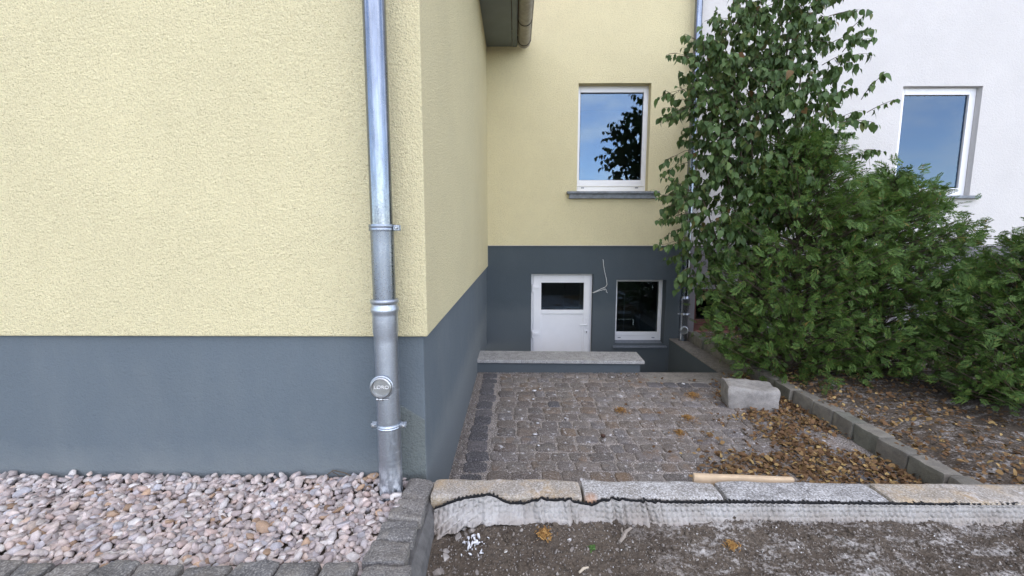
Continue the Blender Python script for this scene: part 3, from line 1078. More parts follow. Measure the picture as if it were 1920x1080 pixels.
def inspection_cap(cx, yc, z, r, parent, text=True):
    b = MB()
    b.lathe([(r * 0.93, 0.06), (r * 0.93, 0.010), (r * 1.0, 0.006), (r * 1.04, -0.004), (r * 1.0, -0.013), (r * 0.90, -0.016), (r * 0.84, -0.010), (r * 0.82, -0.004)], cx, yc, z, 44, 'y')
    cap = b.build('inspection_cap', M['cap_metal'], parent, smooth='auto')
    b = MB()
    b.tube([(cx + r * 1.05 * math.cos(2 * math.pi * k / 40), yc - 0.001, z + r * 1.05 * math.sin(2 * math.pi * k / 40)) for k in range(41)], 0.0042, 8, caps=False)
    b.build('clamp_band', M['galv'], cap, smooth=True)
    if text:
        b = MB()
        b.tube([(cx - 0.018, yc - 0.006, z - r * 1.16), (cx + 0.030, yc - 0.006, z - r * 1.16)], 0.0028, 8)
        b.lathe([(0.0065, -0.006), (0.0065, 0.006)], cx - 0.002, yc - 0.006, z - r * 1.16, 8, 'x')
        b.lathe([(0.0055, -0.004), (0.0055, 0.004)], cx - 0.018, yc - 0.006, z - r * 1.16, 6, 'x')
        b.build('clamp_bolt', M['cap_metal'], cap)
        cu = bpy.data.curves.new('lettering', 'FONT')
        cu.body = 'LORO'
        cu.size = 0.0205
        cu.align_x = 'CENTER'
        cu.align_y = 'CENTER'
        cu.extrude = 0.0012
        tmp = bpy.data.objects.new('tmp_text', cu)
        COL.objects.link(tmp)
        me = bpy.data.meshes.new_from_object(tmp.evaluated_get(bpy.context.evaluated_depsgraph_get()))
        bpy.data.objects.remove(tmp)
        me.transform(Matrix.Translation((cx, yc - 0.0045, z)) @ Matrix.Rotation(R(90), 4, 'X') @ Matrix.Diagonal((1.15, 1, 1, 1)))
        link('lettering', me, M['lettering'], cap)
    return cap


M['lettering'] = simple('worn_bright_metal', (0.82, 0.82, 0.82), 0.35, 0.4)

PX, PY = -0.560, 1.842
pipe = thing('downpipe', (PX, PY, 0.40), 'large galvanised downpipe at the near corner with round inspection cap', 'downpipe')
MB().lathe([(0.0455, 1.585), (0.0455, 4.0)], PX, PY, 0, 48).build('upper_pipe', M['zinc_bright'], pipe, smooth='auto')
MB().lathe([(0.0475, 1.275), (0.0478, 1.5), (0.0485, 1.565), (0.0492, 1.572), (0.0492, 1.590), (0.047, 1.592)], PX, PY, 0, 48).build('sleeve_pipe', M['zinc_mid'], pipe, smooth='auto')
MB().lathe([(0.0505, 0.33), (0.0505, 1.085), (0.0508, 1.118), (0.0540, 1.136), (0.0542, 1.205), (0.0545, 1.215), (0.0585, 1.226), (0.0588, 1.238), (0.0545, 1.245), (0.0545, 1.256), (0.0595, 1.262), (0.0598, 1.270), (0.055, 1.276), (0.048, 1.277)],
           PX, PY, 0, 48).build('standpipe', M['galv'], pipe, smooth='auto')
ring_clamp(PX, PY, 1.578, 0.0492, 0.014, (1,), 'clamp', pipe, M['zinc_mid'])
ring_clamp(PX, PY, 0.712, 0.0505, 0.011, (-1, 1), 'clamp', pipe, M['galv'])
for z, nm in ((1.578, 'bracket_pin'), (0.712, 'bracket_pin')):
    MB().tube([(PX, PY + 0.045, z), (PX, 1.975, z)], 0.006, 10).build(nm, M['galv'], pipe, smooth='auto')
inspection_cap(PX - 0.008, PY - 0.058, 0.905, 0.045, pipe)

P2X, P2Y = 2.468, 6.290
pipe2 = thing('downpipe', (P2X, P2Y, 0.0), 'slim zinc downpipe on the far wall, half hidden by leaves', 'downpipe')
MB().lathe([(0.050, 0.66), (0.050, 8.4)], P2X, P2Y, 0, 32).build('upper_pipe', M['zinc_bright'], pipe2, smooth='auto')
MB().lathe([(0.058, 0.0), (0.058, 0.46), (0.064, 0.475), (0.064, 0.60), (0.069, 0.61), (0.069, 0.63), (0.06, 0.64), (0.052, 0.662)], P2X, P2Y, 0, 32).build('standpipe', M['zinc_mid'], pipe2, smooth='auto')
ring_clamp(P2X, P2Y, 0.40, 0.060, 0.012, (-1, 1), 'clamp', pipe2, M['galv'])
ring_clamp(P2X, P2Y, 1.42, 0.051, 0.012, (-1, 1), 'clamp', pipe2, M['galv'])
ring_clamp(P2X, P2Y, 3.9, 0.051, 0.012, (-1, 1), 'clamp', pipe2, M['galv'])
for z in (0.40, 1.42, 3.9):
    MB().tube([(P2X, P2Y + 0.045, z), (P2X, 6.41, z)], 0.006, 8).build('bracket_pin', M['galv'], pipe2)
inspection_cap(P2X - 0.01, P2Y - 0.062, 0.165, 0.055, pipe2, text=False)

# ================================================================== pebble bed and its border of setts
bed = MB()
bed.add([(-3.4, 1.30, 0.372), (-0.42, 1.30, 0.372), (-0.42, 1.964, 0.372), (-3.4, 1.964, 0.372)], [(0, 1, 2, 3)])
o = bed.build('pebble_bed', M['soil'])
o['kind'] = 'structure'

IV, IF = ico(2)
PEB = [lump(IV, 100 + s, 0.34, 1.2, 7) for s in range(30)]
mats = [[] for _ in PEB]


def drop(x, y, z, s):
    k = rng.randrange(len(PEB))
    el = rng.uniform(1.0, 1.75)
    mats[k].append(trs((x, y, z), (rng.gauss(0, 0.45), rng.gauss(0, 0.45), rng.uniform(0, 6.28)), (s * el, s, s * rng.uniform(0.55, 0.85))))


yy = 1.375
while yy < 1.955:
    xx = -3.3
    while xx < -0.50:
        px, py = xx + rng.uniform(-0.010, 0.010), yy + rng.uniform(-0.010, 0.010)
        lim = -0.505
        if px < lim and (px - PX) ** 2 + (py - PY) ** 2 > 0.058 ** 2:
            s = max(0.0085, min(0.021, rng.gauss(0.0145, 0.0028)))
            z = 0.378 + 0.010 * noise.noise((px * 4, py * 4, 0)) + rng.uniform(-0.004, 0.006)
            z += 0.022 * max(0, (py - 1.80) / 0.16)
            drop(px, min(py, 1.945), z, s)
        xx += 0.0245
    yy += 0.0215
for _ in range(1100):
    px, py = rng.uniform(-3.3, -0.51), rng.uniform(1.40, 1.94)
    if (px - PX) ** 2 + (py - PY) ** 2 < 0.066 ** 2:
        continue
    s = max(0.009, min(0.024, rng.gauss(0.0155, 0.0032)))
    z = 0.390 + 0.010 * noise.noise((px * 4, py * 4, 0)) + rng.uniform(0, 0.006) + 0.024 * max(0, (py - 1.80) / 0.16)
    drop(px, py, z, s)
for px, py in ((-0.515, 1.775), (-0.50, 1.74), (-0.535, 1.765), (-0.56, 1.77), (-0.495, 1.70)):
    drop(px, py, 0.418, 0.017)
VV, FF, off = [], [], 0
for k, ms_ in enumerate(mats):
    v, f = stamp(PEB[k], IF, ms_)
    VV.append(v)
    FF.append(f + off)
    off += len(v)
o = link('pebbles', np_mesh('pebbles', np.vstack(VV), np.vstack(FF)), M['pebble'], smooth='auto')
tag(o, 'pinkish grey rounded pebbles filling the strip below the near wall', 'pebbles', kind='stuff')

edging = thing('sett_edging', (-0.44, 1.5, 0.29), 'dark rough hewn setts edging the pebble strip on two sides', 'edging')
setts = [  # centre x, y, dx, dy, turn
    (-0.440, 1.832, 0.120, 0.150, -0.10), (-0.446, 1.682, 0.135, 0.128, 0.03), (-0.460, 1.553, 0.140, 0.116, 0.05),
    (-0.462, 1.437, 0.150, 0.112, -0.02), (-0.440, 1.305, 0.165, 0.140, 0.02),
]
x = -0.535
sd = 0
while x > -3.3:
    dx = rng.uniform(0.115, 0.165)
    setts.append((x - dx / 2, 1.312 + rng.uniform(-0.012, 0.012), dx - 0.014, 0.135 + rng.uniform(-0.015, 0.01), rng.uniform(-0.05, 0.05)))
    x -= dx
for i, (x, y, dx, dy, rz) in enumerate(setts):
    me = rough_block(dx, dy, 0.16, (9, 9, 5), 0.014, 0.0075, 17, 3 + i)
    o = link('sett', me, M['sett'], edging, smooth='auto', loc=(x, y, 0.262 + rng.uniform(-0.004, 0.004)))
    o.rotation_euler = (rng.uniform(-0.03, 0.03), rng.uniform(-0.03, 0.03), rz)
b = MB()
b.prism([(-0.44, 0.25), (-0.325, 0.25), (-0.345, 0.335), (-0.372, 0.372), (-0.44, 0.372)], 1.05, 1.905, 'y')
me = b.build('mortar_haunch', M['mortar_haunch'], edging)
b = MB()
b.box(-3.3, -0.40, 1.26, 1.90, 0.20, 0.355)
b.build('mortar_bed', M['mortar_haunch'], edging)

# ================================================================== granite kerb
KG = 'granite kerb stones along the yard edge'
kerbs = [(-0.374, 0.297, 'granite_yellow', 'yellow brown weathered granite kerb stone nearest the house corner', 0.0),
         (0.308, 0.915, 'granite_rust', 'long grey granite kerb stone with a rusty left end', 0.0),
         (0.928, 1.62, 'granite', 'grey granite kerb stone behind the end of the wooden batten', 0.0),
         (1.632, 2.36, 'granite_yellow', 'weathered granite kerb stone second from the right end', 0.0),
         (2.372, 3.05, 'granite_rust', 'rightmost granite kerb stone of the row', 0.0)]
for i, (x0, x1, mt, lab, _) in enumerate(kerbs):
    dx = x1 - x0
    me = rough_block(dx, 0.145, 0.26, (int(dx / 0.03), 6, 9), 0.018, 0.006, 8, 40 + i)
    o = link('kerb_stone', me, M[mt], smooth='auto', loc=((x0 + x1) / 2, 1.853 - 0.012 * (x0 + x1) / 2, 0.150))
    o.rotation_euler = (0, 0, -0.012)
    tag(o, lab, 'kerb stone', KG)

# batten standing behind the kerb
me = rough_block(0.46, 0.020, 0.070, (8, 1, 2), 0.0015, 0.001, 6, 70)
o = link('wooden_batten', me, M['wood'], smooth='auto', loc=(1.08, 1.945, 0.346))
o.rotation_euler = (0, 0.012, -0.045)
tag(o, 'pale planed wooden batten standing on edge behind the kerb', 'batten')

# ================================================================== drainage mat: black membrane and pale fleece
mat_t = thing('drainage_mat', (0.3, 1.76, 0.33), 'pale rippled drainage fleece with black studded edge hanging before the kerb', 'drainage mat')
top = [(-0.352, 0.366), (-0.335, 0.376), (-0.247, 0.412), (-0.16, 0.432), (-0.125, 0.444), (-0.085, 0.428), (-0.025, 0.399), (0.045, 0.396), (0.075, 0.408), (0.104, 0.420), (0.14, 0.414), (0.174, 0.411),
       (0.22, 0.418), (0.25, 0.41), (0.279, 0.397), (0.333, 0.390), (0.352, 0.398), (0.383, 0.419), (0.45, 0.419), (0.50, 0.412), (0.58, 0.410), (0.663, 0.405), (0.80, 0.404), (0.93, 0.407), (1.3, 0.405), (1.8, 0.402), (2.4, 0.405), (3.0, 0.400)]
tx, tz = np.array([p[0] for p in top]), np.array([p[1] for p in top])
bot = [(-0.36, 0.302), (-0.30, 0.330), (-0.25, 0.345), (-0.2, 0.358), (-0.05, 0.362), (0.1, 0.352), (0.25, 0.342), (0.4, 0.335), (0.6, 0.318), (0.9, 0.305), (3.0, 0.30)]
bx, bz = np.array([p[0] for p in bot]), np.array([p[1] for p in bot])


def folds(x, s):
    """ripples that run down the fleece; s is 0 at the top and 1 at the bottom"""
    a = 0.0
    for c, w_, h_ in ((-0.135, 0.020, 0.014), (-0.05, 0.03, 0.005), (0.10, 0.010, 0.012), (0.112, 0.007, -0.009), (0.215, 0.007, 0.010), (0.232, 0.006, -0.009), (0.25, 0.008, 0.009), (0.30, 0.02, -0.004), (0.395, 0.014, 0.013),
                      (0.42, 0.008, -0.010), (0.445, 0.008, 0.010), (0.462, 0.006, -0.006), (0.55, 0.008, 0.010), (0.566, 0.006, -0.010), (0.60, 0.008, 0.008), (0.62, 0.006, -0.008)):
        a += h_ * math.exp(-(((x - 0.02 * s - 0.006 * noise.noise((c * 50, s * 2.5, 1.0))) - c) / w_) ** 2)
    xx = x - 0.012 * s + 0.007 * noise.noise((x * 11, s * 1.7, 3.3))
    # studs of the membrane showing through the fleece, in rows
    u = 0.35 + 0.65 * max(0.0, min(1.0, (x - 0.40) / 0.25))
    u *= 0.65 + 0.6 * noise.noise((x * 5, s * 1.5, 8.0))
    a += u * 0.0052 * (abs(math.sin(xx * math.pi / 0.0245)) * 2 - 1.2) * (0.75 + 0.45 * math.sin(s * 2 * math.pi * 4.4 + 2.0 * noise.noise((x * 8, 0, 0))))
    a += 0.007 * noise.noise((x * 9, s * 1.3, 2.0)) * (0.4 + s)
    a += 0.0032 * noise.noise((x * 45, s * 4.0, 5.0)) + 0.0015 * noise.noise((x * 110, s * 9.0, 5.0))
    return a


NXF, NSF = 1300, 30
V, F = [], []
fx = np.concatenate([np.linspace(-0.352, 1.15, 900), np.linspace(1.153, 3.0, NXF - 900)])
for j in range(NSF):
    s = j / (NSF - 1)
    for x in fx:
        z0, z1 = np.interp(x, tx, tz) - 0.004, np.interp(x, bx, bz) - 0.022 + 0.010 * noise.noise((x * 13, 0, 6.0))
        yb = 1.752 - 0.052 * s ** 1.2
        if x < -0.14:
            yb -= 0.035 * (s ** 1.6) * min(1, (-0.14 - x) / 0.10)
        if x < -0.10:                     # slanting creases at the loose end
            e_ = min(1.0, (-0.10 - x) / 0.08)
            yb -= e_ * (0.007 * math.sin(((x + 0.35) * 0.45 + s * 0.10) * 2 * math.pi / 0.034) * (0.3 + s) + 0.010 * noise.noise((x * 16, s * 2.5, 7)))
        V.append((x + 0.004 * noise.noise((x * 6, s * 2, 9)), yb - folds(x, s), z0 + (z1 - z0) * s))
for j in range(NSF - 1):
    for i in range(NXF - 1):
        F.append((j * NXF + i, j * NXF + i + 1, (j + 1) * NXF + i + 1, (j + 1) * NXF + i))
o = link('fleece', np_mesh('fleece', V, F), M['fabric'], mat_t, smooth=True)
md = o.modifiers.new('thickness', 'SOLIDIFY')
md.thickness = 0.002
# black membrane with its studs
b = MB()
NX = 420
mx_ = np.linspace(-0.352, 3.0, NX)
vs, fs = [], []
for x in mx_:
    z = float(np.interp(x, tx, tz))
    zt = z + 0.0015 + 0.004 * noise.noise((x * 30, 0, 0)) + 0.0035 * noise.noise((x * 90, 0, 4))
    y0 = 1.757 - folds(float(x), 0.0)
    vs += [(x, y0, z - 0.05), (x, y0, zt), (x, y0 + 0.006, zt), (x, y0 + 0.006, z - 0.05)]
for i in range(NX - 1):
    for k in range(3):
        fs.append((i * 4 + k, i * 4 + k + 1, (i + 1) * 4 + k + 1, (i + 1) * 4 + k))
b.add(vs, fs)
memb = b.build('membrane', M['membrane'], mat_t)
b = MB()
x = -0.345
while x < 2.95:
    z = float(np.interp(x, tx, tz))
    y0 = 1.758 - folds(x, 0.0)
    if rng.random() < 0.72:
        z += rng.uniform(-0.004, 0.002)
        b.lathe([(0.0050, 0.0), (0.0047, 0.009), (0.0034, 0.011)], x, y0 + 0.004, z - 0.001, 8, 'y')
    x += 0.0168
b.build('studs', M['membrane'], memb, smooth='auto')['kind'] = 'stuff'

# ================================================================== stones, crumbs and dry bits on the soil
V0 = [lump(ico(1)[0], 300 + s, 0.35) for s in range(10)]
F0 = ico(1)[1]
mats = [[] for _ in V0]
for _ in range(9500):
    x, y = rng.uniform(-0.33, 2.3), rng.uniform(1.02, 1.745)
    s = min(0.010, 0.0014 + rng.expovariate(1 / 0.0011))
    if rng.random() < 0.006:
        s = rng.uniform(0.006, 0.012)
    mats[rng.randrange(10)].append(trs((x, y, soil_height(x, y) + s * 0.25), (rng.uniform(0, 6), rng.uniform(0, 6), rng.uniform(0, 6)), (s * rng.uniform(1, 1.6), s, s * rng.uniform(0.5, 0.9))))
for x, y, s in ((-0.29, 1.50, 0.020), (-0.27, 1.565, 0.017), (-0.235, 1.655, 0.016), (-0.18, 1.675, 0.018), (-0.31, 1.42, 0.028), (-0.215, 1.70, 0.014), (-0.06, 1.405, 0.013), (-0.045, 1.39, 0.012), (0.35, 1.47, 0.010), (-0.275, 1.59, 0.015)):
    mats[rng.randrange(10)].append(trs((x, y, soil_height(x, y) + s * 0.2), (rng.uniform(-.4, .4), rng.uniform(-.4, .4), rng.uniform(0, 6)), (s * 1.3, s, s * 0.6)))
VV, FF, off = [], [], 0
for k, ms_ in enumerate(mats):
    v, f = stamp(V0[k], F0, ms_)
    VV.append(v)
    FF.append(f + off)
    off += len(v)
o = link('soil_stones', np_mesh('soil_stones', np.vstack(VV), np.vstack(FF)), M['chip'], smooth='auto')
tag(o, 'small stones and grit scattered over the dark bare soil', 'stones', kind='stuff')

mats = [[] for _ in V0]
for _ in range(5000):
    x, y = rng.uniform(-0.33, 2.4), rng.uniform(1.0, 1.75)
    s = min(0.014, 0.002 + rng.expovariate(1 / 0.0022))
    mats[rng.randrange(10)].append(trs((x, y, soil_height(x, y) + s * 0.1), (rng.uniform(0, 6), rng.uniform(0, 6), rng.uniform(0, 6)), (s * rng.uniform(1, 1.5), s, s * rng.uniform(0.5, 0.9))))
VV, FF, off = [], [], 0
for k, ms_ in enumerate(mats):
    v, f = stamp(V0[k], F0, ms_)
    VV.append(v)
    FF.append(f + off)
    off += len(v)
o = link('soil_clods', np_mesh('soil_clods', np.vstack(VV), np.vstack(FF)), M['soil'], smooth='auto')
tag(o, 'crumbly brown clods of earth lying on the bare soil', 'clods', kind='stuff')

mats = []
for _ in range(42):
    x, y = rng.gauss(-0.165, 0.026), rng.gauss(1.60, 0.026)
    s = rng.choice((rng.uniform(0.002, 0.005), rng.uniform(0.004, 0.010)))
    mats.append(trs((x, y, soil_height(x, y) + s * 0.5 + 0.006), (rng.uniform(0, 6), rng.uniform(0, 6), rng.uniform(0, 6)), (s * 1.7, s, s * 0.4)))
v, f = stamp(V0[0], F0, mats)
o = link('plaster_crumbs', np_mesh('plaster_crumbs', v, f), M['white_chip'])
tag(o, 'little heap of white plaster crumbs on the soil below the fleece', 'crumbs', kind='stuff')


def scatter_strips(n, fn, ln, wd, seed):
    """thin curled flakes: needles, dry sprays, leaf bits"""
    r_ = random.Random(seed)
    base = np.array([(-0.5, -0.5, 0), (0, -0.62, 0.12), (0.5, -0.3, 0.0), (0.5, 0.3, 0.03), (0, 0.62, 0.16), (-0.5, 0.5, 0.02)])
    fc = np.array([(0, 1, 4), (0, 4, 5), (1, 2, 3), (1, 3, 4)])
    ms_ = []
    for _ in range(n):
        x_, y_, z_ = fn(r_)
        l = ln * r_.uniform(0.5, 1.4)
        ms_.append(trs((x_, y_, z_), (r_.gauss(0, 0.45), r_.gauss(0, 0.45), r_.uniform(0, 6.28)), (l, wd * r_.uniform(0.5, 1.3), l)))
    return stamp(base, fc, ms_)


def dry_spray(name, x, y, z, r_, n, lab, group=None):
    def fn(q):
        a, d_ = q.uniform(0, 6.28), abs(q.gauss(0, 0.5)) * r_
        return x + d_ * math.cos(a) * 0.8, y + d_ * math.sin(a), z + max(0, (r_ - d_)) * q.uniform(0.0, 0.35)
    v_, f_ = scatter_strips(int(n * 1.5), fn, 0.017, 0.0024, int(x * 1000) + 7)
    o_ = link(name, np_mesh(name, v_, f_), M['drythuja'])
    tag(o_, lab, 'dry sprays', group, 'stuff')
    return o_


dry_spray('dry_thuja_spray', 0.12, 1.635, soil_height(0.12, 1.635) + 0.004, 0.042, 240, 'orange dry evergreen spray lying on soil before the kerb')
dry_spray('dry_thuja_spray', 0.865, 1.60, soil_height(0.865, 1.6) + 0.004, 0.035, 130, 'brown dry evergreen spray on chalky soil at the right')
b = MB()
z = soil_height(0.44, 1.62)
b.tube([(0.415, 1.590, z + 0.006), (0.437, 1.615, z + 0.012), (0.452, 1.645, z + 0.010), (0.480, 1.668, z + 0.010)], [0.006, 0.008, 0.007, 0.005], 7)
b.tube([(0.440, 1.62, z + 0.012), (0.436, 1.645, z + 0.014), (0.442, 1.665, z + 0.012)], [0.005, 0.004, 0.003], 6)
o = b.build('twig', simple('bleached_wood', (0.33, 0.28, 0.235), 0.9, var=0.4, scale=60), smooth='auto')
tag(o, 'short bleached forked twig lying on soil under the fleece', 'twig')
b = MB()
z = soil_height(0.26, 1.47)
b.tube([(0.235, 1.452, z + 0.004), (0.252, 1.468, z + 0.007), (0.272, 1.476, z + 0.006)], [0.004, 0.0055, 0.003], 6)
o = b.build('twig', simple('pale_wood_bit', (0.45, 0.38, 0.29), 0.9), smooth='auto')
tag(o, 'tiny pale bent twig lying in the middle of the soil', 'twig')

V, F = [], []
r_ = random.Random(5)
v, f = scatter_strips(26, lambda q: (0.305 + q.gauss(0, 0.008), 1.57 + q.gauss(0, 0.008), soil_height(0.305, 1.57) + 0.006), 0.014, 0.006, 5)
o = link('weed_seedling', np_mesh('weed_seedling', v, f), M['weed'])
tag(o, 'tiny green weed seedling sprouting from the soil', 'weed')
b = MB()
b.tube([(-0.90, 1.93, 0.415), (-0.865, 1.945, 0.435), (-0.80, 1.93, 0.430), (-0.76, 1.92, 0.415)], [0.002, 0.003, 0.003, 0.002], 5)
b.tube([(-0.87, 1.942, 0.43), (-0.84, 1.935, 0.418), (-0.80, 1.925, 0.416)], [0.002, 0.002, 0.001], 5)
o = b.build('twig', M['stem'], smooth=True)
tag(o, 'thin dark twig on the pebbles against the near wall', 'twig')

# leaf litter over the right of the yard
def litter(q):
    while True:
        x_, y_ = q.uniform(1.0, 2.55), q.uniform(2.2, 4.7)
        x0_ = 1.08 + max(0.0, y_ - 2.6) * 0.55
        p_ = max(0.012, min(1.0, (x_ - x0_) / 0.25))
        k_ = noise.noise((x_ * 2.6, y_ * 2.6, 1.5)) + 0.5 * noise.noise((x_ * 7, y_ * 7, 4.5))
        p_ *= max(0.04, min(1.0, 0.55 + 1.2 * k_ + max(0.0, 3.1 - y_) * 0.5))
        if q.random() < p_:
            return x_, y_, 0.012 + q.random() ** 2 * 0.03


def bed_litter(q):
    if q.random() < 0.55:
        return litter(q)
    x_, y_ = 2.58 + abs(q.gauss(0, 1.1)), q.uniform(2.0, 6.2)
    return min(x_, 7.0), y_, 0.115 + 0.04 * noise.noise((x_ * 2, y_ * 2, 3)) + q.random() * 0.03


v, f = scatter_strips(8600, bed_litter, 0.030, 0.019, 21)
o = link('leaf_litter', np_mesh('leaf_litter', v, f), M['litter'])
tag(o, 'brown and ochre fallen leaves strewn over the right of the yard', 'fallen leaves', kind='stuff')
for i, (x, y, r_, lab) in enumerate(((0.93, 3.66, 0.085, 'ochre clump of dry sprays in the middle of the cobbles'), (1.28, 3.23, 0.075, 'ochre clump of dry sprays left of the fallen leaves'),
                                     (1.70, 4.02, 0.11, 'ochre clump of dry sprays beside the pale stone block'), (1.45, 3.50, 0.09, 'ochre clump of dry sprays just beyond the fallen leaves'))):
    dry_spray('dry_thuja_clump', x, y, 0.018, r_, 260, lab, 'dry clumps on the cobbles')
# white droppings and one dry cone
mats = []
for x, y, s in ((0.155, 3.20, 0.020), (0.185, 3.40, 0.016), (0.19, 4.15, 0.026), (0.17, 3.92, 0.015), (1.74, 4.36, 0.022), (0.17, 3.02, 0.012), (0.42, 3.5, 0.01), (0.25, 4.2, 0.014)):
    mats.append(trs((x, y, 0.021), (0, 0, rng.uniform(0, 6)), (s * 1.2, s, 0.0045)))
v, f = stamp(V0[2], F0, mats)
o = link('paint_blobs', np_mesh('paint_blobs', v, f), M['white_chip'], smooth=True)
tag(o, 'white dried blobs dotted over the left of the cobbles', 'blobs', kind='stuff')
o = link('pine_cone', np_mesh('pine_cone', *stamp(V0[4], F0, [trs((0.67, 3.155, 0.03), (0, 0, 0.4), (0.022, 0.018, 0.016))])), simple('dark_cone', (0.09, 0.045, 0.03), 0.9, var=0.5, scale=200), smooth='auto')
tag(o, 'single dark brown cone lying on the near cobbles', 'cone')

# pale stone block at the right of the yard
me = rough_block(0.42, 0.28, 0.20, (10, 7, 6), 0.02, 0.016, 7, 91)
o = link('stone_block', me, M['paleblock'], smooth='auto', loc=(2.13, 3.84, 0.0))
o.rotation_euler = (0, 0.03, -0.22)
tag(o, 'pale squared stone block lying at the right of the yard', 'stone block')

# ================================================================== planting bed with its row of stones
b = MB()
V, F = [], []
for j in range(40):
    for i in range(40):
        x = 2.56 + 8 * (i / 39) ** 1.6
        y = 1.98 + (6.38 - 1.98) * j / 39
        z = 0.06 + 0.05 * min(1, (x - 2.56) / 0.4) + 0.04 * noise.noise((x * 2, y * 2, 3)) + 0.015 * noise.noise((x * 9, y * 9, 3))
        V.append((x, y, z))
for j in range(39):
    for i in range(39):
        F.append((j * 40 + i, j * 40 + i + 1, (j + 1) * 40 + i + 1, (j + 1) * 40 + i))
o = link('planting_bed', np_mesh('planting_bed', V, F), M['soil'], smooth=True)
o['kind'] = 'structure'
bedge = thing('bed_edging', (2.56, 5.3, 0), 'row of mossy stone blocks edging the shrub bed beside the stairwell', 'edging')
y = 6.30
i = 0
while y > 2.1:
    d = rng.uniform(0.22, 0.30)
    me = rough_block(0.12, d - 0.012, 0.16, (4, 6, 4), 0.012, 0.008, 9, 120 + i)
    o = link('edging_stone', me, M['bedblock'], bedge, smooth='auto', loc=(2.60 + rng.uniform(-0.01, 0.01), y - d / 2, -0.02))
    o.rotation_euler = (0, rng.uniform(-0.05, 0.05), rng.uniform(-0.05, 0.05))
    y -= d
    i += 1


# ================================================================== shrubs
def leaf_mesh(seed):
    r_ = random.Random(seed)
    cup, droop = r_.uniform(0.10, 0.28), r_.uniform(0.15, 0.5)
    prof = [(0.0, 0.04), (0.14, 0.27), (0.36, 0.36), (0.62, 0.27), (0.85, 0.11), (1.0, 0.0)]
    vs = []
    for tt, w_ in prof:
        zc = -droop * tt * tt
        vs.append((tt, 0, zc))
        vs.append((tt - 0.02, w_, zc + cup * w_ + r_.uniform(-.02, .02)))
        vs.append((tt - 0.02, -w_, zc + cup * w_ + r_.uniform(-.02, .02)))
    fs = []
    for i_ in range(len(prof) - 1):
        a, b_ = i_ * 3, (i_ + 1) * 3
        fs += [(a, b_, b_ + 1), (a, b_ + 1, a + 1), (a, a + 2, b_ + 2), (a, b_ + 2, b_)]
    return np.array(vs), np.array(fs)


LEAF = [leaf_mesh(s) for s in range(8)]
LEAFM = []
for V, F in LEAF:
    a = np_mesh('leaf', V, F)
    a.materials.append(M['leaf'])
    a.polygons.foreach_set('use_smooth', [True] * len(a.polygons))
    LEAFM.append(a)


def axis_mat(loc, d, roll, s):
    d = Vector(d).normalized()
    up = Vector((0, 0, 1))
    sde = up.cross(d)
    if sde.length < 1e-3:
        sde = Vector((0, 1, 0))
    sde.normalize()
    n_ = d.cross(sde)
    m = Matrix((d, sde, n_)).transposed() @ Matrix.Rotation(roll, 3, 'X')
    m = m.to_4x4() @ Matrix.Diagonal((s, s, s, 1))
    m.translation = loc
    return np.array(m)


shrub = thing('leafy_shrub', (2.75, 4.95, 0.08), 'tall shrub with drooping dark green leaves in front of the far downpipe', 'shrub')
r_ = random.Random(77)
blobs = [  # centre, radius, twigs
    ((2.12, 4.80, 2.98), 0.46, 70), ((2.28, 4.80, 3.26), 0.42, 60), ((2.66, 4.85, 3.58), 0.50, 80), ((2.88, 4.88, 3.98), 0.48, 64), ((2.75, 4.85, 3.05), 0.62, 80),
    ((2.20, 4.80, 2.45), 0.38, 40), ((2.65, 4.80, 2.35), 0.55, 60), ((2.02, 4.78, 1.92), 0.37, 52), ((2.35, 4.80, 1.75), 0.42, 46), ((2.15, 4.85, 1.35), 0.34, 30),
    ((3.05, 4.9, 3.35), 0.6, 60), ((3.15, 4.95, 2.6), 0.62, 50), ((2.9, 4.9, 1.7), 0.5, 26), ((2.25, 4.9, 1.0), 0.25, 16), ((2.45, 4.75, 2.75), 0.5, 60), ((2.5, 4.7, 2.0), 0.45, 50)]
wisps = [((1.98, 4.8, 3.05), (1.60, 4.78, 3.02)), ((2.0, 4.8, 2.95), (1.66, 4.78, 2.78)), ((1.95, 4.8, 3.30), (1.68, 4.8, 3.42)), ((2.1, 4.8, 3.4), (1.82, 4.8, 3.58)), ((1.95, 4.8, 2.45), (1.66, 4.78, 2.36)),
         ((1.85, 4.78, 1.95), (1.56, 4.75, 1.97)), ((1.9, 4.78, 2.0), (1.66, 4.75, 2.12)), ((1.9, 4.78, 1.75), (1.64, 4.75, 1.72)), ((1.95, 4.8, 1.48), (1.60, 4.75, 1.44)), ((2.3, 4.8, 3.7), (2.06, 4.8, 3.76)), ((2.4, 4.8, 3.9), (2.2, 4.8, 4.05)),
         ((1.95, 4.8, 1.2), (1.82, 4.8, 1.08))]
stems = MB()
leaves = []                     # matrices
base = Vector((2.75, 4.95, 0.05))


def put_twig(a, d, ln, nl):
    pts = []
    p = Vector(a)
    dd = Vector(d).normalized()
    k = 4
    for i_ in range(k + 1):
        pts.append(p.copy())
        p = p + dd * (ln / k)
        dd = (dd + Vector((r_.gauss(0, .12), r_.gauss(0, .12), -0.14))).normalized()
    stems.tube(pts, [0.004, 0.0035, 0.003, 0.002, 0.0012], 4, caps=False)
    for q in range(nl):
        u = 0.15 + 0.85 * q / max(1, nl - 1)
        i_ = min(k - 1, int(u * k))
        pp = pts[i_].lerp(pts[i_ + 1], u * k - i_)
        side = Vector((r_.gauss(0, 1), r_.gauss(0, 1), r_.gauss(-0.2, 0.5))).normalized()
        ld = (side * 0.75 + dd * 0.35 + Vector((-0.05, -0.1, -1.0))).normalized()
        leaves.append(axis_mat(pp + side * 0.012, ld, r_.gauss(0, 0.6), r_.choice((r_.uniform(0.035, 0.065), r_.uniform(0.06, 0.098)))))


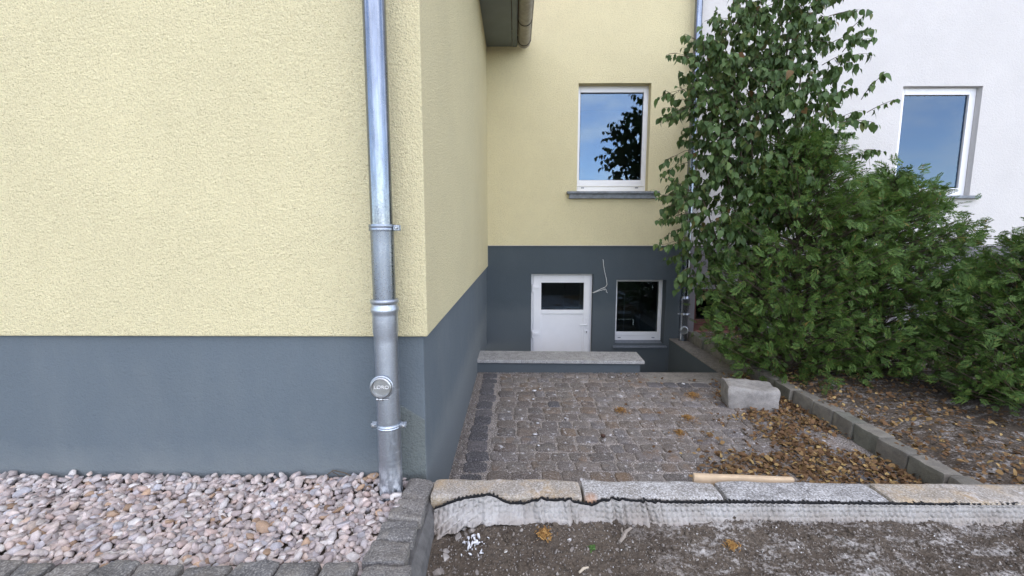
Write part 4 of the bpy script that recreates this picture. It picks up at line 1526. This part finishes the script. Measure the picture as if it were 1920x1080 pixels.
for (c, rad, nt) in blobs:
    c = Vector(c)
    mid = base.lerp(c, 0.5) + Vector((r_.uniform(-.1, .1), r_.uniform(-.1, .1), 0.15))
    stems.tube([base + Vector((r_.uniform(-.06, .06), r_.uniform(-.06, .06), 0)), base.lerp(mid, 0.5) + Vector((r_.uniform(-.05, .05), 0, 0.1)), mid, c], [0.022, 0.018, 0.012, 0.006], 7, caps=False)
    for _ in range(nt):
        dv = Vector((r_.gauss(0, 1), r_.gauss(0, 1), r_.gauss(0, 1))).normalized()
        p = c + dv * rad * (r_.random() ** 0.45)
        d = (dv * 0.8 + Vector((r_.gauss(0, .4), r_.gauss(0, .4), 0.25 + r_.gauss(0, .3))))
        put_twig(p, d, r_.uniform(0.14, 0.30), r_.randint(9, 15))
for a, e in wisps:
    a, e = Vector(a), Vector(e)
    stems.tube([a, a.lerp(e, 0.5) + Vector((0, 0, 0.03)), e], [0.004, 0.003, 0.0015], 5, caps=False)
    for q in range(5):
        pp = a.lerp(e, q / 4.0)
        put_twig(pp, (e - a).normalized() + Vector((r_.gauss(0, .3), r_.gauss(0, .3), r_.gauss(0, .3))), 0.11, 5)
stems.build('trunk', M['stem'], shrub, smooth=True)
campos = Vector((0, 0, 1.55))
order = sorted(range(len(leaves)), key=lambda i_: (leaves[i_][0, 3]) * 0.9 + leaves[i_][1, 3])
front = set(order[:300])
rest = [[] for _ in LEAF]
n_ = 0
for i_ in range(len(leaves)):
    if i_ in front:
        o = bpy.data.objects.new('leaf', LEAFM[i_ % 8])
        COL.objects.link(o)
        o.parent = shrub
        o.matrix_parent_inverse = Matrix.Translation(-shrub.location)
        o.matrix_basis = Matrix([list(rw) for rw in leaves[i_]])
    else:
        rest[i_ % 8].append(leaves[i_])
VV, FF, off = [], [], 0
for k in range(8):
    v, f = stamp(LEAF[k][0], LEAF[k][1], rest[k])
    VV.append(v)
    FF.append(f + off)
    off += len(v)
o = link('crown', np_mesh('crown', np.vstack(VV), np.vstack(FF)), M['leaf'], shrub, smooth=True)
o['kind'] = 'stuff'


# evergreen sprays: flat fans of scale leaves
def spray_mesh(seed):
    q = random.Random(seed)
    vs, fs = [], []
    def blade(p, a, l, w_, z0):
        d = Vector((math.cos(a), math.sin(a), -0.10))
        s_ = Vector((-math.sin(a), math.cos(a), 0))
        i0 = len(vs)
        p = Vector(p)
        vs.extend([p[:], (p + d * l * 0.55 + s_ * w_ * 0.6)[:], (p + d * l)[:], (p + d * l * 0.55 - s_ * w_ * 0.6)[:]])
        fs.extend([(i0, i0 + 3, i0 + 1), (i0 + 3, i0 + 2, i0 + 1)])
    blade((0, 0, 0), 0, 1.0, 0.05, 0)
    for i_ in range(7):
        u = 0.12 + i_ * 0.12
        for sg in (-1, 1):
            l = (0.5 - 0.42 * abs(u - 0.35)) * q.uniform(0.75, 1.15)
            a = sg * q.uniform(0.65, 0.95)
            blade((u, 0, -0.05 * u + q.uniform(-.03, .03)), a, l * 1.15, 0.060, 0)
            blade((u + math.cos(a) * l * 0.45, math.sin(a) * l * 0.45, -0.05 * u), a - sg * 0.6, l * 0.6, 0.058, 0)
    return np.array(vs), np.array(fs)


SPR = [spray_mesh(s) for s in range(5)]


def thuja(x, y, z0, h, rad, nspr, lab, seed, group='evergreens in the shrub bed'):
    q = random.Random(seed)
    t_ = thing('thuja_tree', (x, y, z0), lab, 'evergreen', group)
    st_ = MB()
    st_.tube([(x, y, z0 - 0.05), (x + 0.03, y, z0 + h * 0.4), (x - 0.02, y + 0.02, z0 + h * 0.97)], [0.05, 0.035, 0.006], 8)
    ms_ = [[] for _ in SPR]
    nb_ = nspr // 12
    for _ in range(nb_):
        u = q.random() ** 0.85
        a = q.uniform(0, 6.28)
        prof = rad * (1 - u ** 2.6) ** 0.6 * (0.75 + 0.25 * min(1, u / 0.12)) * q.uniform(0.72, 1.12)
        zz = z0 + 0.05 + u * h
        tip = Vector((x + math.cos(a) * prof, y + math.sin(a) * prof, zz + 0.10))
        root = Vector((x, y, max(z0 + 0.02, zz - 0.25 * prof - 0.05)))
        st_.tube([root, root.lerp(tip, 0.6) + Vector((0, 0, -0.03)), tip], [0.008, 0.005, 0.002], 4, caps=False)
        out_ = Vector((math.cos(a), math.sin(a), 0))
        for _k in range(12):
            w_ = 1 - 0.75 * q.random() ** 1.5
            p = root.lerp(tip, w_) + Vector((q.gauss(0, .06), q.gauss(0, .06), q.gauss(0, .05)))
            d = out_ * q.uniform(0.3, 1.1) + Vector((q.gauss(0, .6), q.gauss(0, .6), q.gauss(-0.05, .6)))
            ms_[q.randrange(len(SPR))].append(axis_mat(p, d, q.gauss(0, 1.4), q.choice((q.uniform(0.04, 0.08), q.uniform(0.07, 0.13)))))
    st_.build('trunk', M['stem'], t_, smooth=True)
    VV_, FF_, off_ = [], [], 0
    for k_ in range(len(SPR)):
        v_, f_ = stamp(SPR[k_][0], SPR[k_][1], ms_[k_])
        VV_.append(v_)
        FF_.append(f_ + off_)
        off_ += len(v_)
    o_ = link('crown', np_mesh('crown', np.vstack(VV_), np.vstack(FF_)), M['thuja'], t_)
    o_['kind'] = 'stuff'


thuja(2.92, 4.55, 0.06, 2.35, 0.86, 7500, 'broad feathery evergreen below the leafy shrub beside the stairwell', 1)
thuja(3.75, 4.45, 0.10, 1.9, 0.85, 6500, 'squat feathery evergreen right of the leafy shrub', 2)
thuja(4.35, 3.55, 0.10, 1.35, 0.80, 5500, 'feathery evergreen nearest the viewer at the right edge', 3)

# ivy leaves creeping up at the neighbour's cellar window
ivy = thing('ivy_seedling', (2.70, 5.6, 0.1), 'pale green young climber before the red brown cellar window', 'climber')
b = MB()
b.tube([(2.72, 5.6, 0.08), (2.62, 5.58, 0.25), (2.60, 5.56, 0.42), (2.52, 5.55, 0.52)], 0.004, 5)
b.build('stem', M['stem'], ivy)
for k in range(12):
    u = k / 11
    p = Vector((2.68 - 0.16 * u + r_.uniform(-.05, .05), 5.57 + r_.uniform(-.05, .05), 0.2 + 0.36 * u + r_.uniform(-.03, .03)))
    o = bpy.data.objects.new('leaf', LEAFM[k % 8].copy())
    o.data.materials[0] = M['weed']
    COL.objects.link(o)
    o.parent = ivy
    o.matrix_parent_inverse = Matrix.Translation(-ivy.location)
    o.matrix_basis = Matrix([list(rw) for rw in axis_mat(p, (r_.gauss(0, .6), -0.5, -0.6), r_.gauss(0, .4), 0.09)])
